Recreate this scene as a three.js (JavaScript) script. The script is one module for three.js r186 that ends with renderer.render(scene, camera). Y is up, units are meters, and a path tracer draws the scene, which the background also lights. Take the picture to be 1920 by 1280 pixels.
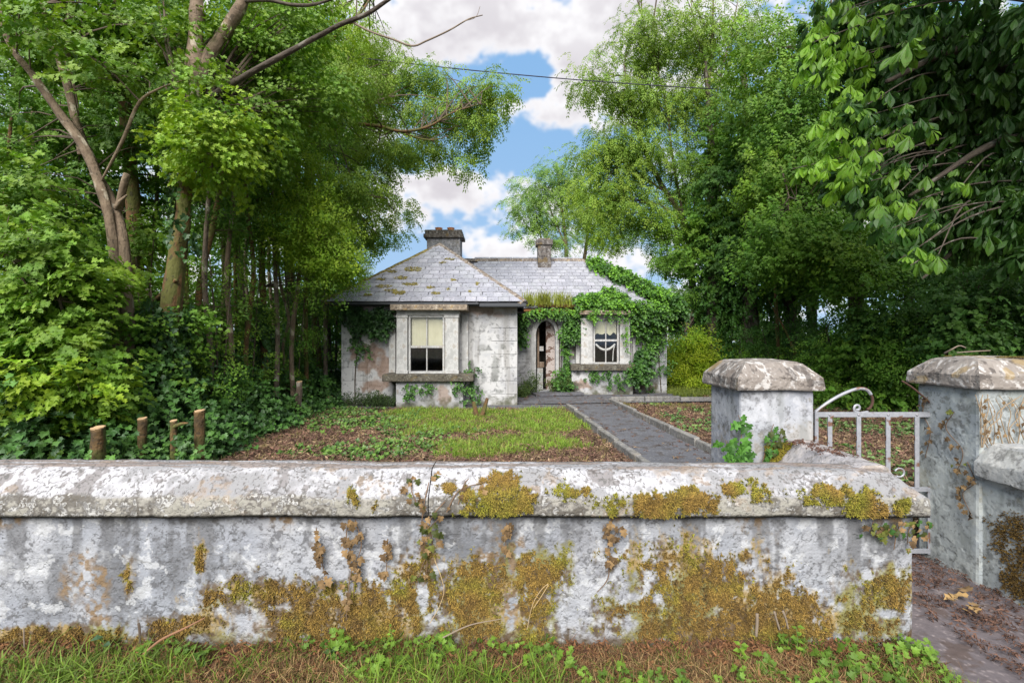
import * as THREE from 'three';
import { mergeGeometries, mergeVertices } from 'three/addons/utils/BufferGeometryUtils.js';
import { RoundedBoxGeometry } from 'three/addons/geometries/RoundedBoxGeometry.js';
import { ImprovedNoise } from 'three/addons/math/ImprovedNoise.js';

// ------------------------------------------------------------------ camera, sky, sun, exposure
const scene = new THREE.Scene();
const FOCAL = 860, EYE = 1.6;                       // focal length in pixels of a 1920 x 1280 frame, eye height in metres
const camera = new THREE.PerspectiveCamera(2 * Math.atan(640 / FOCAL) * 180 / Math.PI, 1.5, 0.05, 500);
camera.position.set(0, EYE, 0);
camera.lookAt(0, EYE, -10);
const renderer = new THREE.WebGLRenderer({ antialias: true });
renderer.toneMapping = THREE.LinearToneMapping;
renderer.toneMappingExposure = 2.2;
renderer.shadowMap.enabled = true;
const SUN_DIR = new THREE.Vector3(-0.17, 0.66, 0.74).normalize();
const sun = new THREE.DirectionalLight(new THREE.Color(1.0, 0.965, 0.91), 3.5);
sun.name = 'sun';
sun.position.copy(SUN_DIR).multiplyScalar(40);
sun.castShadow = true; sun.shadow.radius = 80; sun.shadow.mapSize.set(4096, 4096);
Object.assign(sun.shadow.camera, { left: -25, right: 25, top: 25, bottom: -25, near: 1, far: 90 });
scene.add(sun, sun.target);
const SKY_SCALE = 0.50;

// ------------------------------------------------------------------ random numbers and noise
function rng(seed) {
  let a = seed >>> 0;
  return () => { a = (a + 0x6D2B79F5) | 0; let t = Math.imul(a ^ (a >>> 15), 1 | a); t = (t + Math.imul(t ^ (t >>> 7), 61 | t)) ^ t; return ((t ^ (t >>> 14)) >>> 0) / 4294967296; };
}
const hash2 = (x, y) => { let h = (Math.imul(x, 374761393) + Math.imul(y, 668265263)) | 0; h = Math.imul(h ^ (h >>> 13), 1274126177); return ((h ^ (h >>> 16)) >>> 0) / 4294967296; };
function vn(x, y) {
  const ix = Math.floor(x), iy = Math.floor(y); let fx = x - ix, fy = y - iy;
  fx = fx * fx * (3 - 2 * fx); fy = fy * fy * (3 - 2 * fy);
  const X = ix + 5000, Y = iy + 5000;
  const a = hash2(X, Y), b = hash2(X + 1, Y), c = hash2(X, Y + 1), d = hash2(X + 1, Y + 1);
  return a + (b - a) * fx + (c - a) * fy + (a - b - c + d) * fx * fy;
}
function fbm(x, y, o = 4) { let s = 0, a = 0.5, n = 0; for (let i = 0; i < o; i++) { s += a * vn(x, y); n += a; a *= 0.5; x = x * 2.03 + 17.3; y = y * 2.03 + 9.1; } return s / n; }
function vnp(x, y, p) {                            // periodic value noise, period p cells
  const ix = Math.floor(x), iy = Math.floor(y); let fx = x - ix, fy = y - iy;
  fx = fx * fx * (3 - 2 * fx); fy = fy * fy * (3 - 2 * fy);
  const m = (v) => ((v % p) + p) % p, x0 = m(ix) + p * 31, x1 = m(ix + 1) + p * 31, y0 = m(iy) + p * 57, y1 = m(iy + 1) + p * 57;
  const a = hash2(x0, y0), b = hash2(x1, y0), c = hash2(x0, y1), d = hash2(x1, y1);
  return a + (b - a) * fx + (c - a) * fy + (a - b - c + d) * fx * fy;
}
function fbmp(u, v, p, o = 4) { let s = 0, a = 0.5, n = 0; for (let i = 0; i < o; i++) { s += a * vnp(u * p, v * p, p); n += a; a *= 0.5; p *= 2; } return s / n; }
const perlin = new ImprovedNoise();
const n3 = (x, y, z) => perlin.noise(x + 100, y + 100, z + 100);
const clamp = (x, a = 0, b = 1) => Math.min(b, Math.max(a, x));
const sstep = (x, a, b) => { const t = clamp((x - a) / (b - a)); return t * t * (3 - 2 * t); };
const lerp = (a, b, t) => a + (b - a) * t;
const mix3 = (a, b, t) => [lerp(a[0], b[0], t), lerp(a[1], b[1], t), lerp(a[2], b[2], t)];
const V = (x, y, z) => new THREE.Vector3(x, y, z);
const at = (px, py, d) => V((px - 960) / FOCAL * d, EYE - (py - 640) / FOCAL * d, -d);      // a place measured off the photograph at a known distance
const Xat = (px, d) => (px - 960) / FOCAL * d;
const Yat = (py, d) => EYE - (py - 640) / FOCAL * d;

// ------------------------------------------------------------------ sky
{
  const W = 2048, H = 1024, data = new Float32Array(W * H * 4);
  // [photo x, photo y, radius x, radius y, amount]
  const B = [[950, 35, 220, 80, .50], [1090, 110, 70, 40, .30], [1050, 205, 115, 48, .58], [850, 345, 115, 48, .58], [940, 462, 120, 24, .4], [700, 425, 60, 34, .45], [1200, 60, 160, 120, .30],
    [860, 160, 120, 32, -.55], [985, 135, 55, 36, -.5], [990, 290, 105, 42, -.75], [900, 265, 70, 40, -.5], [760, 470, 90, 50, -.45], [1180, 330, 60, 60, -.3], [1240, 540, 60, 50, -.2]];
  for (let r = 0; r < H; r++) {
    const el = ((r + 0.5) / H - 0.5) * Math.PI, y = Math.sin(el), ce = Math.cos(el);
    for (let c = 0; c < W; c++) {
      const az = ((c + 0.5) / W - 0.5) * 2 * Math.PI, x = Math.cos(az) * ce, z = Math.sin(az) * ce, k = (r * W + c) * 4;
      const yy = Math.max(y, 0.0);
      const hz = Math.pow(1 - yy, 2.6);
      let col = mix3([0.21, 0.43, 0.75], [0.46, 0.64, 0.86], hz);
      if (y > -0.02) {
        const q = 1 / (yy + 0.32), u = x * q * 2.1 + 3.7, v = z * q * 2.1 + 8.2;
        const wx = fbm(u * 1.7 + 40, v * 1.7, 3) - .5, wy = fbm(u * 1.7, v * 1.7 + 70, 3) - .5;
        let d = fbm(u + wx * .7, v + wy * .7, 6) - .5 + .07;
        let low = 0;
        if (z < -0.15) {
          const px = 960 - x / z * FOCAL, py = 640 + y / z * FOCAL, ed = (fbm(px * .014, py * .02, 5) - .5);
          let g = 0;
          for (const b of B) { const dx = (px - b[0] + ed * 70) / b[2], dy = (py - b[1] + ed * 45) / b[3], e = Math.exp(-(dx * dx + dy * dy) * .9); g += b[4] * e; if (b[4] > 0) low += e * dy; }
          const e2 = fbm(px * .05 + 7, py * .06, 4) - .5; d = d * .5 + g * .62 + ed * .5 + e2 * .34;
        }
        const a = sstep(d, -.05, 0.16), thick = sstep(d, .06, .42);
        const bump = fbm(u * 3.1 + 9, v * 3.1 + 4, 4);
        let cc = mix3([0.92, 0.91, 0.93], [0.64, 0.61, 0.65], clamp(thick * .75 + low * .30 + (bump - .5) * .7));
        col = mix3(col, cc, a);
      }
      data[k] = col[0] * SKY_SCALE; data[k + 1] = col[1] * SKY_SCALE; data[k + 2] = col[2] * SKY_SCALE; data[k + 3] = 1;
    }
  }
  const t = new THREE.DataTexture(data, W, H, THREE.RGBAFormat, THREE.FloatType);
  t.mapping = THREE.EquirectangularReflectionMapping; t.magFilter = THREE.LinearFilter; t.minFilter = THREE.LinearFilter; t.needsUpdate = true;
  scene.background = t; scene.environment = t;
}

// ------------------------------------------------------------------ naming, grouping
const used = new Map();
function numbered(n) { const k = used.get(n) ?? 0; used.set(n, k + 1); return k ? n + '_' + String(k).padStart(3, '0') : n; }
function thing(name, label, category, pos = [0, 0, 0], group) {
  const o = new THREE.Group(); o.name = numbered(name); o.position.set(...(pos.isVector3 ? pos.toArray() : pos));
  o.userData = { label, category }; if (group) o.userData.group = group;
  scene.add(o); return o;
}
function shadows(m) { m.castShadow = true; m.receiveShadow = true; return m; }
// a part whose geometry was made in world coordinates
function part(t, name, geo, mat, kind, label) {
  const m = shadows(new THREE.Mesh(geo, mat)); m.name = name;
  let p = t; const off = V(0, 0, 0);
  while (p && p !== scene) { off.add(p.position); p = p.parent; }
  geo.translate(-off.x, -off.y, -off.z);
  if (kind) m.userData.kind = kind;
  if (label) m.userData.label = label;
  t.add(m); return m;
}
// a piece with a shared geometry in its own axes, placed by a world matrix
function piece(t, name, geo, mat, matrix) {
  const m = shadows(new THREE.Mesh(geo, mat)); m.name = name;
  matrix.decompose(m.position, m.quaternion, m.scale);
  let p = t; while (p && p !== scene) { m.position.sub(p.position); p = p.parent; }
  t.add(m); return m;
}
function struct(name, geo, mat, label) {
  const m = shadows(new THREE.Mesh(geo, mat)); m.name = numbered(name); m.userData.kind = 'structure'; if (label) m.userData.label = label;
  scene.add(m); return m;
}
// gathers copies of one small geometry
class Scatter {
  constructor() { this.m = []; this.c = []; }
  add(p, q, s, c) { this.m.push(new THREE.Matrix4().compose(p, q, typeof s === 'number' ? V(s, s, s) : s)); this.c.push(c); }
  build(name, geo, mat, t, kind, label) {
    const im = new THREE.InstancedMesh(geo, mat, Math.max(1, this.m.length)); im.name = t ? name : numbered(name);
    const off = V(0, 0, 0); let p = t; while (p && p !== scene) { off.add(p.position); p = p.parent; }
    const col = new THREE.Color(), T = new THREE.Matrix4().makeTranslation(-off.x, -off.y, -off.z);
    this.m.forEach((x, i) => { im.setMatrixAt(i, T.clone().multiply(x)); const c = this.c[i]; im.setColorAt(i, col.setRGB(c[0], c[1], c[2])); });
    if (kind || t) im.userData.kind = kind ?? 'stuff'; if (label) im.userData.label = label;
    shadows(im); (t ?? scene).add(im); return im;
  }
}
// orientation whose x axis is dir and whose y axis is near up
function orient(dir, up) {
  const x = dir.clone().normalize(), z = x.clone().cross(up).normalize(), y = z.clone().cross(x);
  return new THREE.Quaternion().setFromRotationMatrix(new THREE.Matrix4().makeBasis(x, y, z));
}
// orientation whose y axis is n, turned by a random angle
function onNormal(n, R) {
  const q = new THREE.Quaternion().setFromUnitVectors(V(0, 1, 0), n.clone().normalize());
  return q.multiply(new THREE.Quaternion().setFromAxisAngle(V(0, 1, 0), R() * 6.283));
}
function sphereDir(R) { const z = R() * 2 - 1, a = R() * 6.283, s = Math.sqrt(1 - z * z); return V(s * Math.cos(a), z, s * Math.sin(a)); }

// ------------------------------------------------------------------ textures
const toS = (c) => { c = clamp(c); return c <= 0.0031308 ? c * 12.92 : 1.055 * Math.pow(c, 1 / 2.4) - 0.055; };
function colorTex(w, h, fn, rep = true) {
  const d = new Uint8Array(w * h * 4);
  for (let j = 0; j < h; j++) for (let i = 0; i < w; i++) { const c = fn((i + .5) / w, (j + .5) / h), k = (j * w + i) * 4; d[k] = toS(c[0]) * 255; d[k + 1] = toS(c[1]) * 255; d[k + 2] = toS(c[2]) * 255; d[k + 3] = 255; }
  const t = new THREE.DataTexture(d, w, h); t.colorSpace = THREE.SRGBColorSpace; t.magFilter = THREE.LinearFilter; t.minFilter = THREE.LinearFilter;
  t.wrapS = t.wrapT = rep ? THREE.RepeatWrapping : THREE.ClampToEdgeWrapping; t.needsUpdate = true; return t;
}
function grayTex(w, h, fn, rep = true) {
  const d = new Uint8Array(w * h * 4);
  for (let j = 0; j < h; j++) for (let i = 0; i < w; i++) { const c = clamp(fn((i + .5) / w, (j + .5) / h)) * 255, k = (j * w + i) * 4; d[k] = d[k + 1] = d[k + 2] = c; d[k + 3] = 255; }
  const t = new THREE.DataTexture(d, w, h); t.magFilter = THREE.LinearFilter; t.minFilter = THREE.LinearFilter;
  t.wrapS = t.wrapT = rep ? THREE.RepeatWrapping : THREE.ClampToEdgeWrapping; t.needsUpdate = true; return t;
}
const std = (o) => new THREE.MeshStandardMaterial({ roughness: .9, metalness: 0, ...o });
// uv in metres / size by the dominant direction of each face
function boxUV(g, size = 1, ou = 0, ov = 0) {
  g = g.index ? g.toNonIndexed() : g; if (!g.attributes.normal) g.computeVertexNormals();
  const p = g.attributes.position, uv = new Float32Array(p.count * 2), a = V(), b = V(), c = V();
  for (let i = 0; i < p.count; i += 3) {
    a.fromBufferAttribute(p, i); b.fromBufferAttribute(p, i + 1).sub(a); c.fromBufferAttribute(p, i + 2).sub(a); const n = b.cross(c), ax = Math.abs(n.x), ay = Math.abs(n.y), az = Math.abs(n.z);
    for (let k = i; k < i + 3; k++) {
      const x = p.getX(k), y = p.getY(k), z = p.getZ(k);
      const [u, v] = ax > ay && ax > az ? [z, y] : ay > az ? [x, z] : [x, y];
      uv[k * 2] = u / size + ou; uv[k * 2 + 1] = v / size + ov;
    }
  }
  g.setAttribute('uv', new THREE.BufferAttribute(uv, 2)); return g;
}
function roughen(g, amp, freq, oy = 0) {           // moves vertices by noise, keeping shared corners together
  const p = g.attributes.position;
  for (let i = 0; i < p.count; i++) {
    const x = p.getX(i) * freq, y = p.getY(i) * freq + oy, z = p.getZ(i) * freq;
    p.setXYZ(i, p.getX(i) + amp * n3(x, y, z), p.getY(i) + amp * n3(x + 31, y, z), p.getZ(i) + amp * n3(x, y + 57, z));
  }
  g.computeVertexNormals(); return g;
}
function box(x0, x1, y0, y1, z0, z1, sx = 1, sy = 1, sz = 1) {
  const g = new THREE.BoxGeometry(x1 - x0, y1 - y0, z1 - z0, sx, sy, sz); g.translate((x0 + x1) / 2, (y0 + y1) / 2, (z0 + z1) / 2); return g;
}
function rbox(x0, x1, y0, y1, z0, z1, r = .01) {
  const g = new RoundedBoxGeometry(x1 - x0, y1 - y0, z1 - z0, 1, r); g.translate((x0 + x1) / 2, (y0 + y1) / 2, (z0 + z1) / 2); return g;
}
// tapered tube through points [Vector3, radius]; uv in metres
function tube(pts, sides = 8, per = .12, rough = 0, seed = 0) {
  const curve = new THREE.CatmullRomCurve3(pts.map((p) => p[0]), false, 'centripetal'), L = curve.getLength(), n = Math.max(pts.length, Math.ceil(L / per));
  const pos = [], uv = [], idx = [], P = V(), T = V(); let N = V(1, 0, .01);
  for (let i = 0; i <= n; i++) {
    const t = i / n; curve.getPoint(t, P); curve.getTangent(t, T);
    const f = t * (pts.length - 1), k = Math.min(pts.length - 2, Math.floor(f)), r0 = lerp(pts[k][1], pts[k + 1][1], f - k);
    N = N.clone().sub(T.clone().multiplyScalar(N.dot(T))); if (N.lengthSq() < 1e-6) N.set(0, 0, 1).sub(T.clone().multiplyScalar(T.z)); N.normalize();
    const Bn = T.clone().cross(N);
    for (let s = 0; s <= sides; s++) {
      const a = s / sides * 6.28318, ca = Math.cos(a), sa = Math.sin(a);
      let r = r0; if (rough) r *= 1 + rough * n3(ca * 1.1 + seed, sa * 1.1, t * L * 2.2) + rough * .6 * n3(ca * 3 + seed, sa * 3, t * L * 6);
      pos.push(P.x + (N.x * ca + Bn.x * sa) * r, P.y + (N.y * ca + Bn.y * sa) * r, P.z + (N.z * ca + Bn.z * sa) * r);
      uv.push(s / sides * Math.max(.2, 6.28 * pts[0][1]), t * L);
    }
  }
  const w = sides + 1;
  for (let i = 0; i < n; i++) for (let s = 0; s < sides; s++) { const a = i * w + s; idx.push(a, a + 1, a + w, a + 1, a + w + 1, a + w); }
  const c0 = pos.length / 3; pos.push(...pts[0][0].toArray()); uv.push(0, 0); const e = pts[pts.length - 1][0]; pos.push(e.x, e.y, e.z); uv.push(0, L);
  for (let s = 0; s < sides; s++) { idx.push(c0, s + 1, s); idx.push(c0 + 1, n * w + s, n * w + s + 1); }
  const g = new THREE.BufferGeometry(); g.setAttribute('position', new THREE.Float32BufferAttribute(pos, 3)); g.setAttribute('uv', new THREE.Float32BufferAttribute(uv, 2)); g.setIndex(idx); g.computeVertexNormals();
  return g;
}
// profile [[a, b], ...] carried along x from x0 to x1; local point = (x, b, a); uv = (x, length along the profile)
function loft(prof, x0, x1, nx, warp) {
  const pos = [], uv = [], idx = [], n = prof.length; let s = 0; const S = prof.map((p, i) => (i ? s += Math.hypot(p[0] - prof[i - 1][0], p[1] - prof[i - 1][1]) : 0));
  for (let i = 0; i <= nx; i++) { const x = lerp(x0, x1, i / nx); for (let k = 0; k < n; k++) { const q = [x, prof[k][1], prof[k][0]]; if (warp) warp(q, k); pos.push(...q); uv.push(x, S[k]); } }
  for (let i = 0; i < nx; i++) for (let k = 0; k < n - 1; k++) { const a = i * n + k, b = a + n; idx.push(a, b, a + 1, b, b + 1, a + 1); }
  for (const [i, flip] of [[0, 1], [nx, 0]]) {
    const b = pos.length / 3; for (let k = 0; k < n; k++) { pos.push(...pos.slice((i * n + k) * 3, (i * n + k) * 3 + 3)); uv.push(prof[k][0], prof[k][1]); }
    const tri = THREE.ShapeUtils.triangulateShape(prof.map((p) => new THREE.Vector2(p[0], p[1])), []);
    for (const t of tri) flip ? idx.push(b + t[0], b + t[1], b + t[2]) : idx.push(b + t[2], b + t[1], b + t[0]);
  }
  const g = new THREE.BufferGeometry(); g.setAttribute('position', new THREE.Float32BufferAttribute(pos, 3)); g.setAttribute('uv', new THREE.Float32BufferAttribute(uv, 2)); g.setIndex(idx); g.computeVertexNormals();
  return g;
}

// ------------------------------------------------------------------ lay of the land
const gh = (x, z) => .09 * sstep(-z, 6.5, 12) + (.02 * n3(x * .5, 3, z * .5) + .008 * n3(x * 2.1, 5, z * 2.1)) * sstep(-z, 2.6, 4);
// where moss grows on the road wall: [photo x, photo y, radius x, radius y]
const FACE_MOSS = [[520, 1118, 135, 36], [560, 1150, 130, 52], [690, 1155, 100, 56], [780, 1108, 45, 72], [735, 1175, 80, 40], [885, 1120, 70, 66], [890, 1180, 90, 36], [1000, 1080, 88, 46], [1010, 1150, 50, 50], [1010, 1195, 60, 25],
  [1290, 1108, 165, 74], [1200, 1150, 110, 48], [1400, 1165, 120, 36], [1500, 1150, 110, 44], [1640, 1128, 84, 54], [1600, 1165, 110, 36], [1250, 1170, 190, 30], [1430, 1185, 200, 22], [690, 1195, 160, 22], [150, 1196, 190, 18], [330, 1185, 90, 30], [375, 1048, 9, 30], [240, 1085, 12, 30]];
const FACE_BARE = [[462, 1170, 36, 44], [792, 1118, 9, 30], [958, 1165, 15, 58], [1062, 1165, 26, 44], [1668, 1152, 24, 10], [1180, 1170, 16, 22], [380, 1205, 30, 20], [1095, 1100, 14, 60], [1705, 1165, 8, 22], [960, 1060, 8, 30]];
const COPE_MOSS = [[662, 932, 17, 24], [925, 928, 62, 36], [902, 955, 40, 18], [1072, 925, 40, 18], [1215, 950, 85, 22], [1300, 935, 60, 24], [1385, 915, 62, 24], [1555, 925, 42, 20], [1640, 946, 52, 24], [705, 950, 10, 14], [840, 915, 20, 8]];
function mossAt(list, px, py, wob = .55, f = .018) {
  const n = (fbm(px * f * .6 + 3, py * f * .6 + 8, 5) - .5) * 1.3 + (fbm(px * .07 + 3, py * .05 + 8, 4) - .5) * 1.3 + (fbm(px * .22 + 3, py * .12 + 8, 3) - .5) * .8; let m = -1;
  for (const e of list) { const dx = (px - e[0]) / e[2], dy = (py - e[1]) / e[3]; m = Math.max(m, 1 - Math.sqrt(dx * dx + dy * dy) + n * wob * 2); }
  return m;
}
const WALL_Z = 2.414;
const faceMoss = (X, Y) => { const px = 960 + X * FOCAL / WALL_Z, py = 640 + (EYE - Y) * FOCAL / WALL_Z; return Math.min(mossAt(FACE_MOSS, px, py), -mossAt(FACE_BARE, px, py, .3) + .1); };
const copeMoss = (P) => mossAt(COPE_MOSS, 960 + P[0] * FOCAL / -P[2], 640 + (EYE - P[1]) * FOCAL / -P[2], .6, .03);

// ------------------------------------------------------------------ materials of the masonry
const OCHRE = [.20, .115, .026], PAINT = [.235, .245, .272], GREY = [.20, .205, .225], DARKG = [.07, .07, .075];
const FACE_STAIN = [[110, 1085, 30, 105, .95], [222, 1085, 42, 110, 1], [300, 1060, 20, 60, .6], [870, 1030, 66, 50, .95], [1580, 1040, 90, 40, .5], [1010, 1010, 120, 30, .3], [700, 1010, 60, 30, .3], [1600, 1020, 120, 50, .35], [1320, 1000, 120, 30, .25], [480, 1070, 30, 14, .5], [510, 1025, 30, 30, .25], [330, 1075, 26, 60, .5], [60, 1140, 20, 60, .5], [760, 1010, 40, 40, .5], [960, 1020, 40, 30, .35]];
function faceColor(X, Y) {
  const px = 960 + X * FOCAL / WALL_Z, py = 640 + (EYE - Y) * FOCAL / WALL_Z;
  const big = fbm(X * 1.7, Y * 2.2 + 20, 4), fine = fbm(X * 34, Y * 34, 4), spk = fbm(X * 95 + 4, Y * 95, 2), str = fbm(X * 14, Y * 1.5 + 30, 4), md = fbm(X * 8 + 9, Y * 8, 5), md2 = fbm(X * 15 + 70, Y * 13, 5);
  const soft = fbm(X * 3.2 + 33, Y * 3.6, 3);
  let c = mix3(PAINT, [.32, .325, .345], sstep(big * .6 + soft * .4 + (md - .5) * .3, .38, .62));
  c = mix3(c, [.17, .172, .19], sstep(soft * .5 + md2 * .5 + (fine - .5) * .35, .50, .68) * .6);
  let st = 0; for (const e of FACE_STAIN) { const dx = (px - e[0]) / e[2], dy = (py - e[1]) / e[3]; st = Math.max(st, e[4] * sstep(1.5 - Math.hypot(dx, dy) + (md - .5) * 1.1 + (fine - .5) * .6, 0, 1.3)); }
  c = mix3(c, [.085, .087, .095], st * .8);
  c = mix3(c, [.085, .085, .09], sstep(fine * .7 + md * .3 + (spk - .5) * .7, .55, .72) * .75);
  c = mix3(c, [.45, .455, .465], sstep(fbm(X * 13 + 50, Y * 15, 4) + (spk - .5) * .25, .60, .68) * .6);
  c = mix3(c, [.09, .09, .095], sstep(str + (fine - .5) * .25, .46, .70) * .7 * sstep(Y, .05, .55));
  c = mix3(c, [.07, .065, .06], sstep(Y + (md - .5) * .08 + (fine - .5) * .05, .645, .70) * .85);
  const rust = sstep(fbm(X * 4 + 7, Y * 2.6 + 70, 5), .56, .70) * sstep(fine, .40, .6); c = mix3(c, [.19, .115, .045], rust * .75);
  const crack = Math.abs(fbm(X * 2.2 + 90, Y * 3.1, 5) - .5); c = mix3(c, [.09, .085, .08], sstep(crack, .005, .001) * .5);
  const m = faceMoss(X, Y); c = mix3(c, mix3(mix3([.27, .18, .05], [.17, .155, .035], sstep(soft, .42, .6)), [.085, .052, .02], sstep(md + (fine - .5) * .8, .40, .62)), clamp(sstep(m + (fine - .5) * .8 + (str - .5) * 1.0 + sstep(Y, .26, .05) * .25, -.35, .5)) * .88);
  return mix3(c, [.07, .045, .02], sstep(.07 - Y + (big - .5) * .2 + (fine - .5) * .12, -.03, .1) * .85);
}
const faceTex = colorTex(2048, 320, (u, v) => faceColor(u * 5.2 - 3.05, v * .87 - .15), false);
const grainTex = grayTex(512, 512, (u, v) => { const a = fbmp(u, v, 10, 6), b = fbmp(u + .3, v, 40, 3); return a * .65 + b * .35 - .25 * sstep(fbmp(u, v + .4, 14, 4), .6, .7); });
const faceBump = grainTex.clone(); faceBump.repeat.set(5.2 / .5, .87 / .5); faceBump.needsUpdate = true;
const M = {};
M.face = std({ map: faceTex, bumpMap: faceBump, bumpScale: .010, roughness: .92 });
// old limewash for pillars and side walls, 1.7 m a repeat
const limeTex = colorTex(768, 768, (u, v) => {
  const big = fbmp(u, v, 3, 3), fine = fbmp(u, v, 56, 4), mid = fbmp(u + .37, v + .11, 14, 5), str = fbmp(u + .2, v * .25, 24, 4), spk = fbmp(u, v, 150, 2);
  let c = mix3([.28, .29, .315], [.37, .375, .385], sstep(big + (mid - .5) * .3, .35, .65));
  c = mix3(c, [.19, .19, .20], sstep(mid + (fine - .5) * .8 + (big - .5) * .4, .52, .72) * .6);
  c = mix3(c, [.11, .11, .11], sstep(fine * .7 + mid * .3 + (spk - .5) * .6, .56, .72) * .65);
  c = mix3(c, [.30, .26, .19], sstep(fbmp(u + .7, v + .3, 5, 5) + (fine - .5) * .4, .55, .72) * .4);
  c = mix3(c, [.47, .47, .475], sstep(fbmp(u + .1, v + .8, 20, 4) + (spk - .5) * .3, .60, .70) * .5);
  return mix3(c, [.16, .165, .155], sstep(str, .52, .78) * .5);
});
const lime = (tint, o = {}) => std({ map: limeTex, color: new THREE.Color().setRGB(...tint), bumpMap: grainTex, bumpScale: .010, ...o });
M.lime = lime([1, 1, 1.03]);
M.limeGreenLifted = lime([1.2, 1.25, 1.17]);  // greenish limewash, its colour brightened to offset shade on the hinge pillar and wall
// coping cement with lichen; u along the wall, v over the profile
const copeTex = colorTex(2048, 224, (u, v) => {
  const X = u * 5.3 - 3.1, s = v * .62, fine = fbm(X * 36, s * 36, 4), big = fbm(X * 2.6, s * 5, 4), mid = fbm(X * 9, s * 11 + 5, 5), spk = fbm(X * 95, s * 95, 2), lay = fbm(X * 3, s * 40 + 9, 4);
  let c = mix3([.225, .22, .225], [.38, .375, .39], sstep(big + (mid - .5) * .8 + (fine - .5) * .4, .34, .58));
  c = mix3(c, [.15, .135, .13], sstep(mid + (fine - .5) * .7, .54, .68) * .8);
  const fas = sstep(.180 - s + (mid - .5) * .05 + (fine - .5) * .03, -.008, .014);
  c = mix3(c, mix3([.26, .245, .21], [.085, .075, .06], sstep(mid * .6 + big * .4 + (fine - .5) * .7, .38, .58)), fas * .9);
  c = mix3(c, [.48, .475, .46], fas * sstep(fine + (spk - .5) * .4, .60, .68) * .75);
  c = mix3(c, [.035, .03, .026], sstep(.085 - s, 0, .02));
  c = mix3(c, [.20, .155, .13], sstep(s + (mid - .5) * .05, .325, .345) * sstep(lay, .40, .56) * .85);
  c = mix3(c, [.10, .095, .09], sstep(spk + (fine - .5) * .5, .62, .76) * .8);
  c = mix3(c, [.30, .20, .11], sstep(fbm(X * 5 + 60, s * 9, 5) + (fine - .5) * .5, .62, .75) * .3);
  const crack = Math.abs(fbm(X * 3.2 + 20, s * 5, 5) - .5); return mix3(c, [.07, .06, .055], sstep(crack, .007, .002) * .7);
}, false);
const copeBump = grainTex.clone(); copeBump.repeat.set(5.3 / .45, .62 / .45); copeBump.needsUpdate = true;
M.cope = std({ map: copeTex, bumpMap: copeBump, bumpScale: .012, roughness: .95 });
// brown grey lichened stone for the pillar caps
const capTex = colorTex(512, 512, (u, v) => {
  const big = fbmp(u, v, 4, 5), fine = fbmp(u, v, 44, 4), mid = fbmp(u + .4, v + .2, 13, 5);
  let c = mix3([.13, .105, .088], [.27, .24, .215], big + (fine - .5) * .6);
  c = mix3(c, [.52, .50, .48], sstep(mid + (fine - .5) * 1.1, .57, .76) * .6);
  c = mix3(c, [.05, .04, .035], sstep(fbmp(u + .9, v + .5, 18, 4) + (fine - .5) * .5, .55, .70) * .75);
  return mix3(c, [.25, .17, .06], sstep(fbmp(u + .2, v + .6, 6, 5), .61, .7) * .6);
});
M.cap = std({ map: capTex, bumpMap: grainTex, bumpScale: .016, roughness: .95 });
M.capLight = std({ map: capTex, color: new THREE.Color().setRGB(1.5, 1.5, 1.5), bumpMap: grainTex, bumpScale: .016, roughness: .95 });

// ------------------------------------------------------------------ small plant shapes
function geoFrom(tris) { const g = new THREE.BufferGeometry(); g.setAttribute('position', new THREE.Float32BufferAttribute(tris, 3)); g.computeVertexNormals(); return g; }
// one leaf along +x, upper side +y, folded along its rib: [length, width, fold, curl]
function leafTris(L, W, fold = .12, curl = .15, shape = .42) {
  const y0 = 0, m = [shape * L, W * fold * 0, 0], tip = [L, -curl * L, 0], l = [shape * L * .9, W * fold, W / 2], r = [shape * L * .9, W * fold, -W / 2];
  return [[0, y0, 0], l, m, [0, y0, 0], m, r, l, tip, m, m, tip, r].flat();
}
function xf(tris, q, p, s = 1) { const o = [], v = V(); for (let i = 0; i < tris.length; i += 3) { v.set(tris[i], tris[i + 1], tris[i + 2]).multiplyScalar(s).applyQuaternion(q).add(p); o.push(v.x, v.y, v.z); } return o; }
const euler = (x, y, z) => new THREE.Quaternion().setFromEuler(new THREE.Euler(x, y, z, 'YXZ'));
// a leaf with points, outline given as [x, z] pairs for one half, fan from the rib
function lobedTris(L, outline, cup = .12, curl = .1) {
  const o = [], n = outline.length, y = (x, z) => Math.abs(z) * cup - curl * x * x / L;
  for (const s of [1, -1]) for (let i = 0; i < n - 1; i++) {
    const a = outline[i], b = outline[i + 1], A = [a[0] * L, y(a[0] * L, a[1] * L), s * a[1] * L], B = [b[0] * L, y(b[0] * L, b[1] * L), s * b[1] * L], C = [.32 * L, -curl * .1 * L, 0];
    s > 0 ? o.push(...C, ...A, ...B) : o.push(...C, ...B, ...A);
  }
  return o;
}
const IVY_OUT = [[0, 0], [-.10, .28], [.12, .52], [.30, .30], [.55, .50], [.66, .22], [1, 0]];
const SYC_OUT = [[0, 0], [-.04, .26], [.20, .60], [.36, .30], [.70, .46], [.74, .17], [1.05, 0]];
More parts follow.
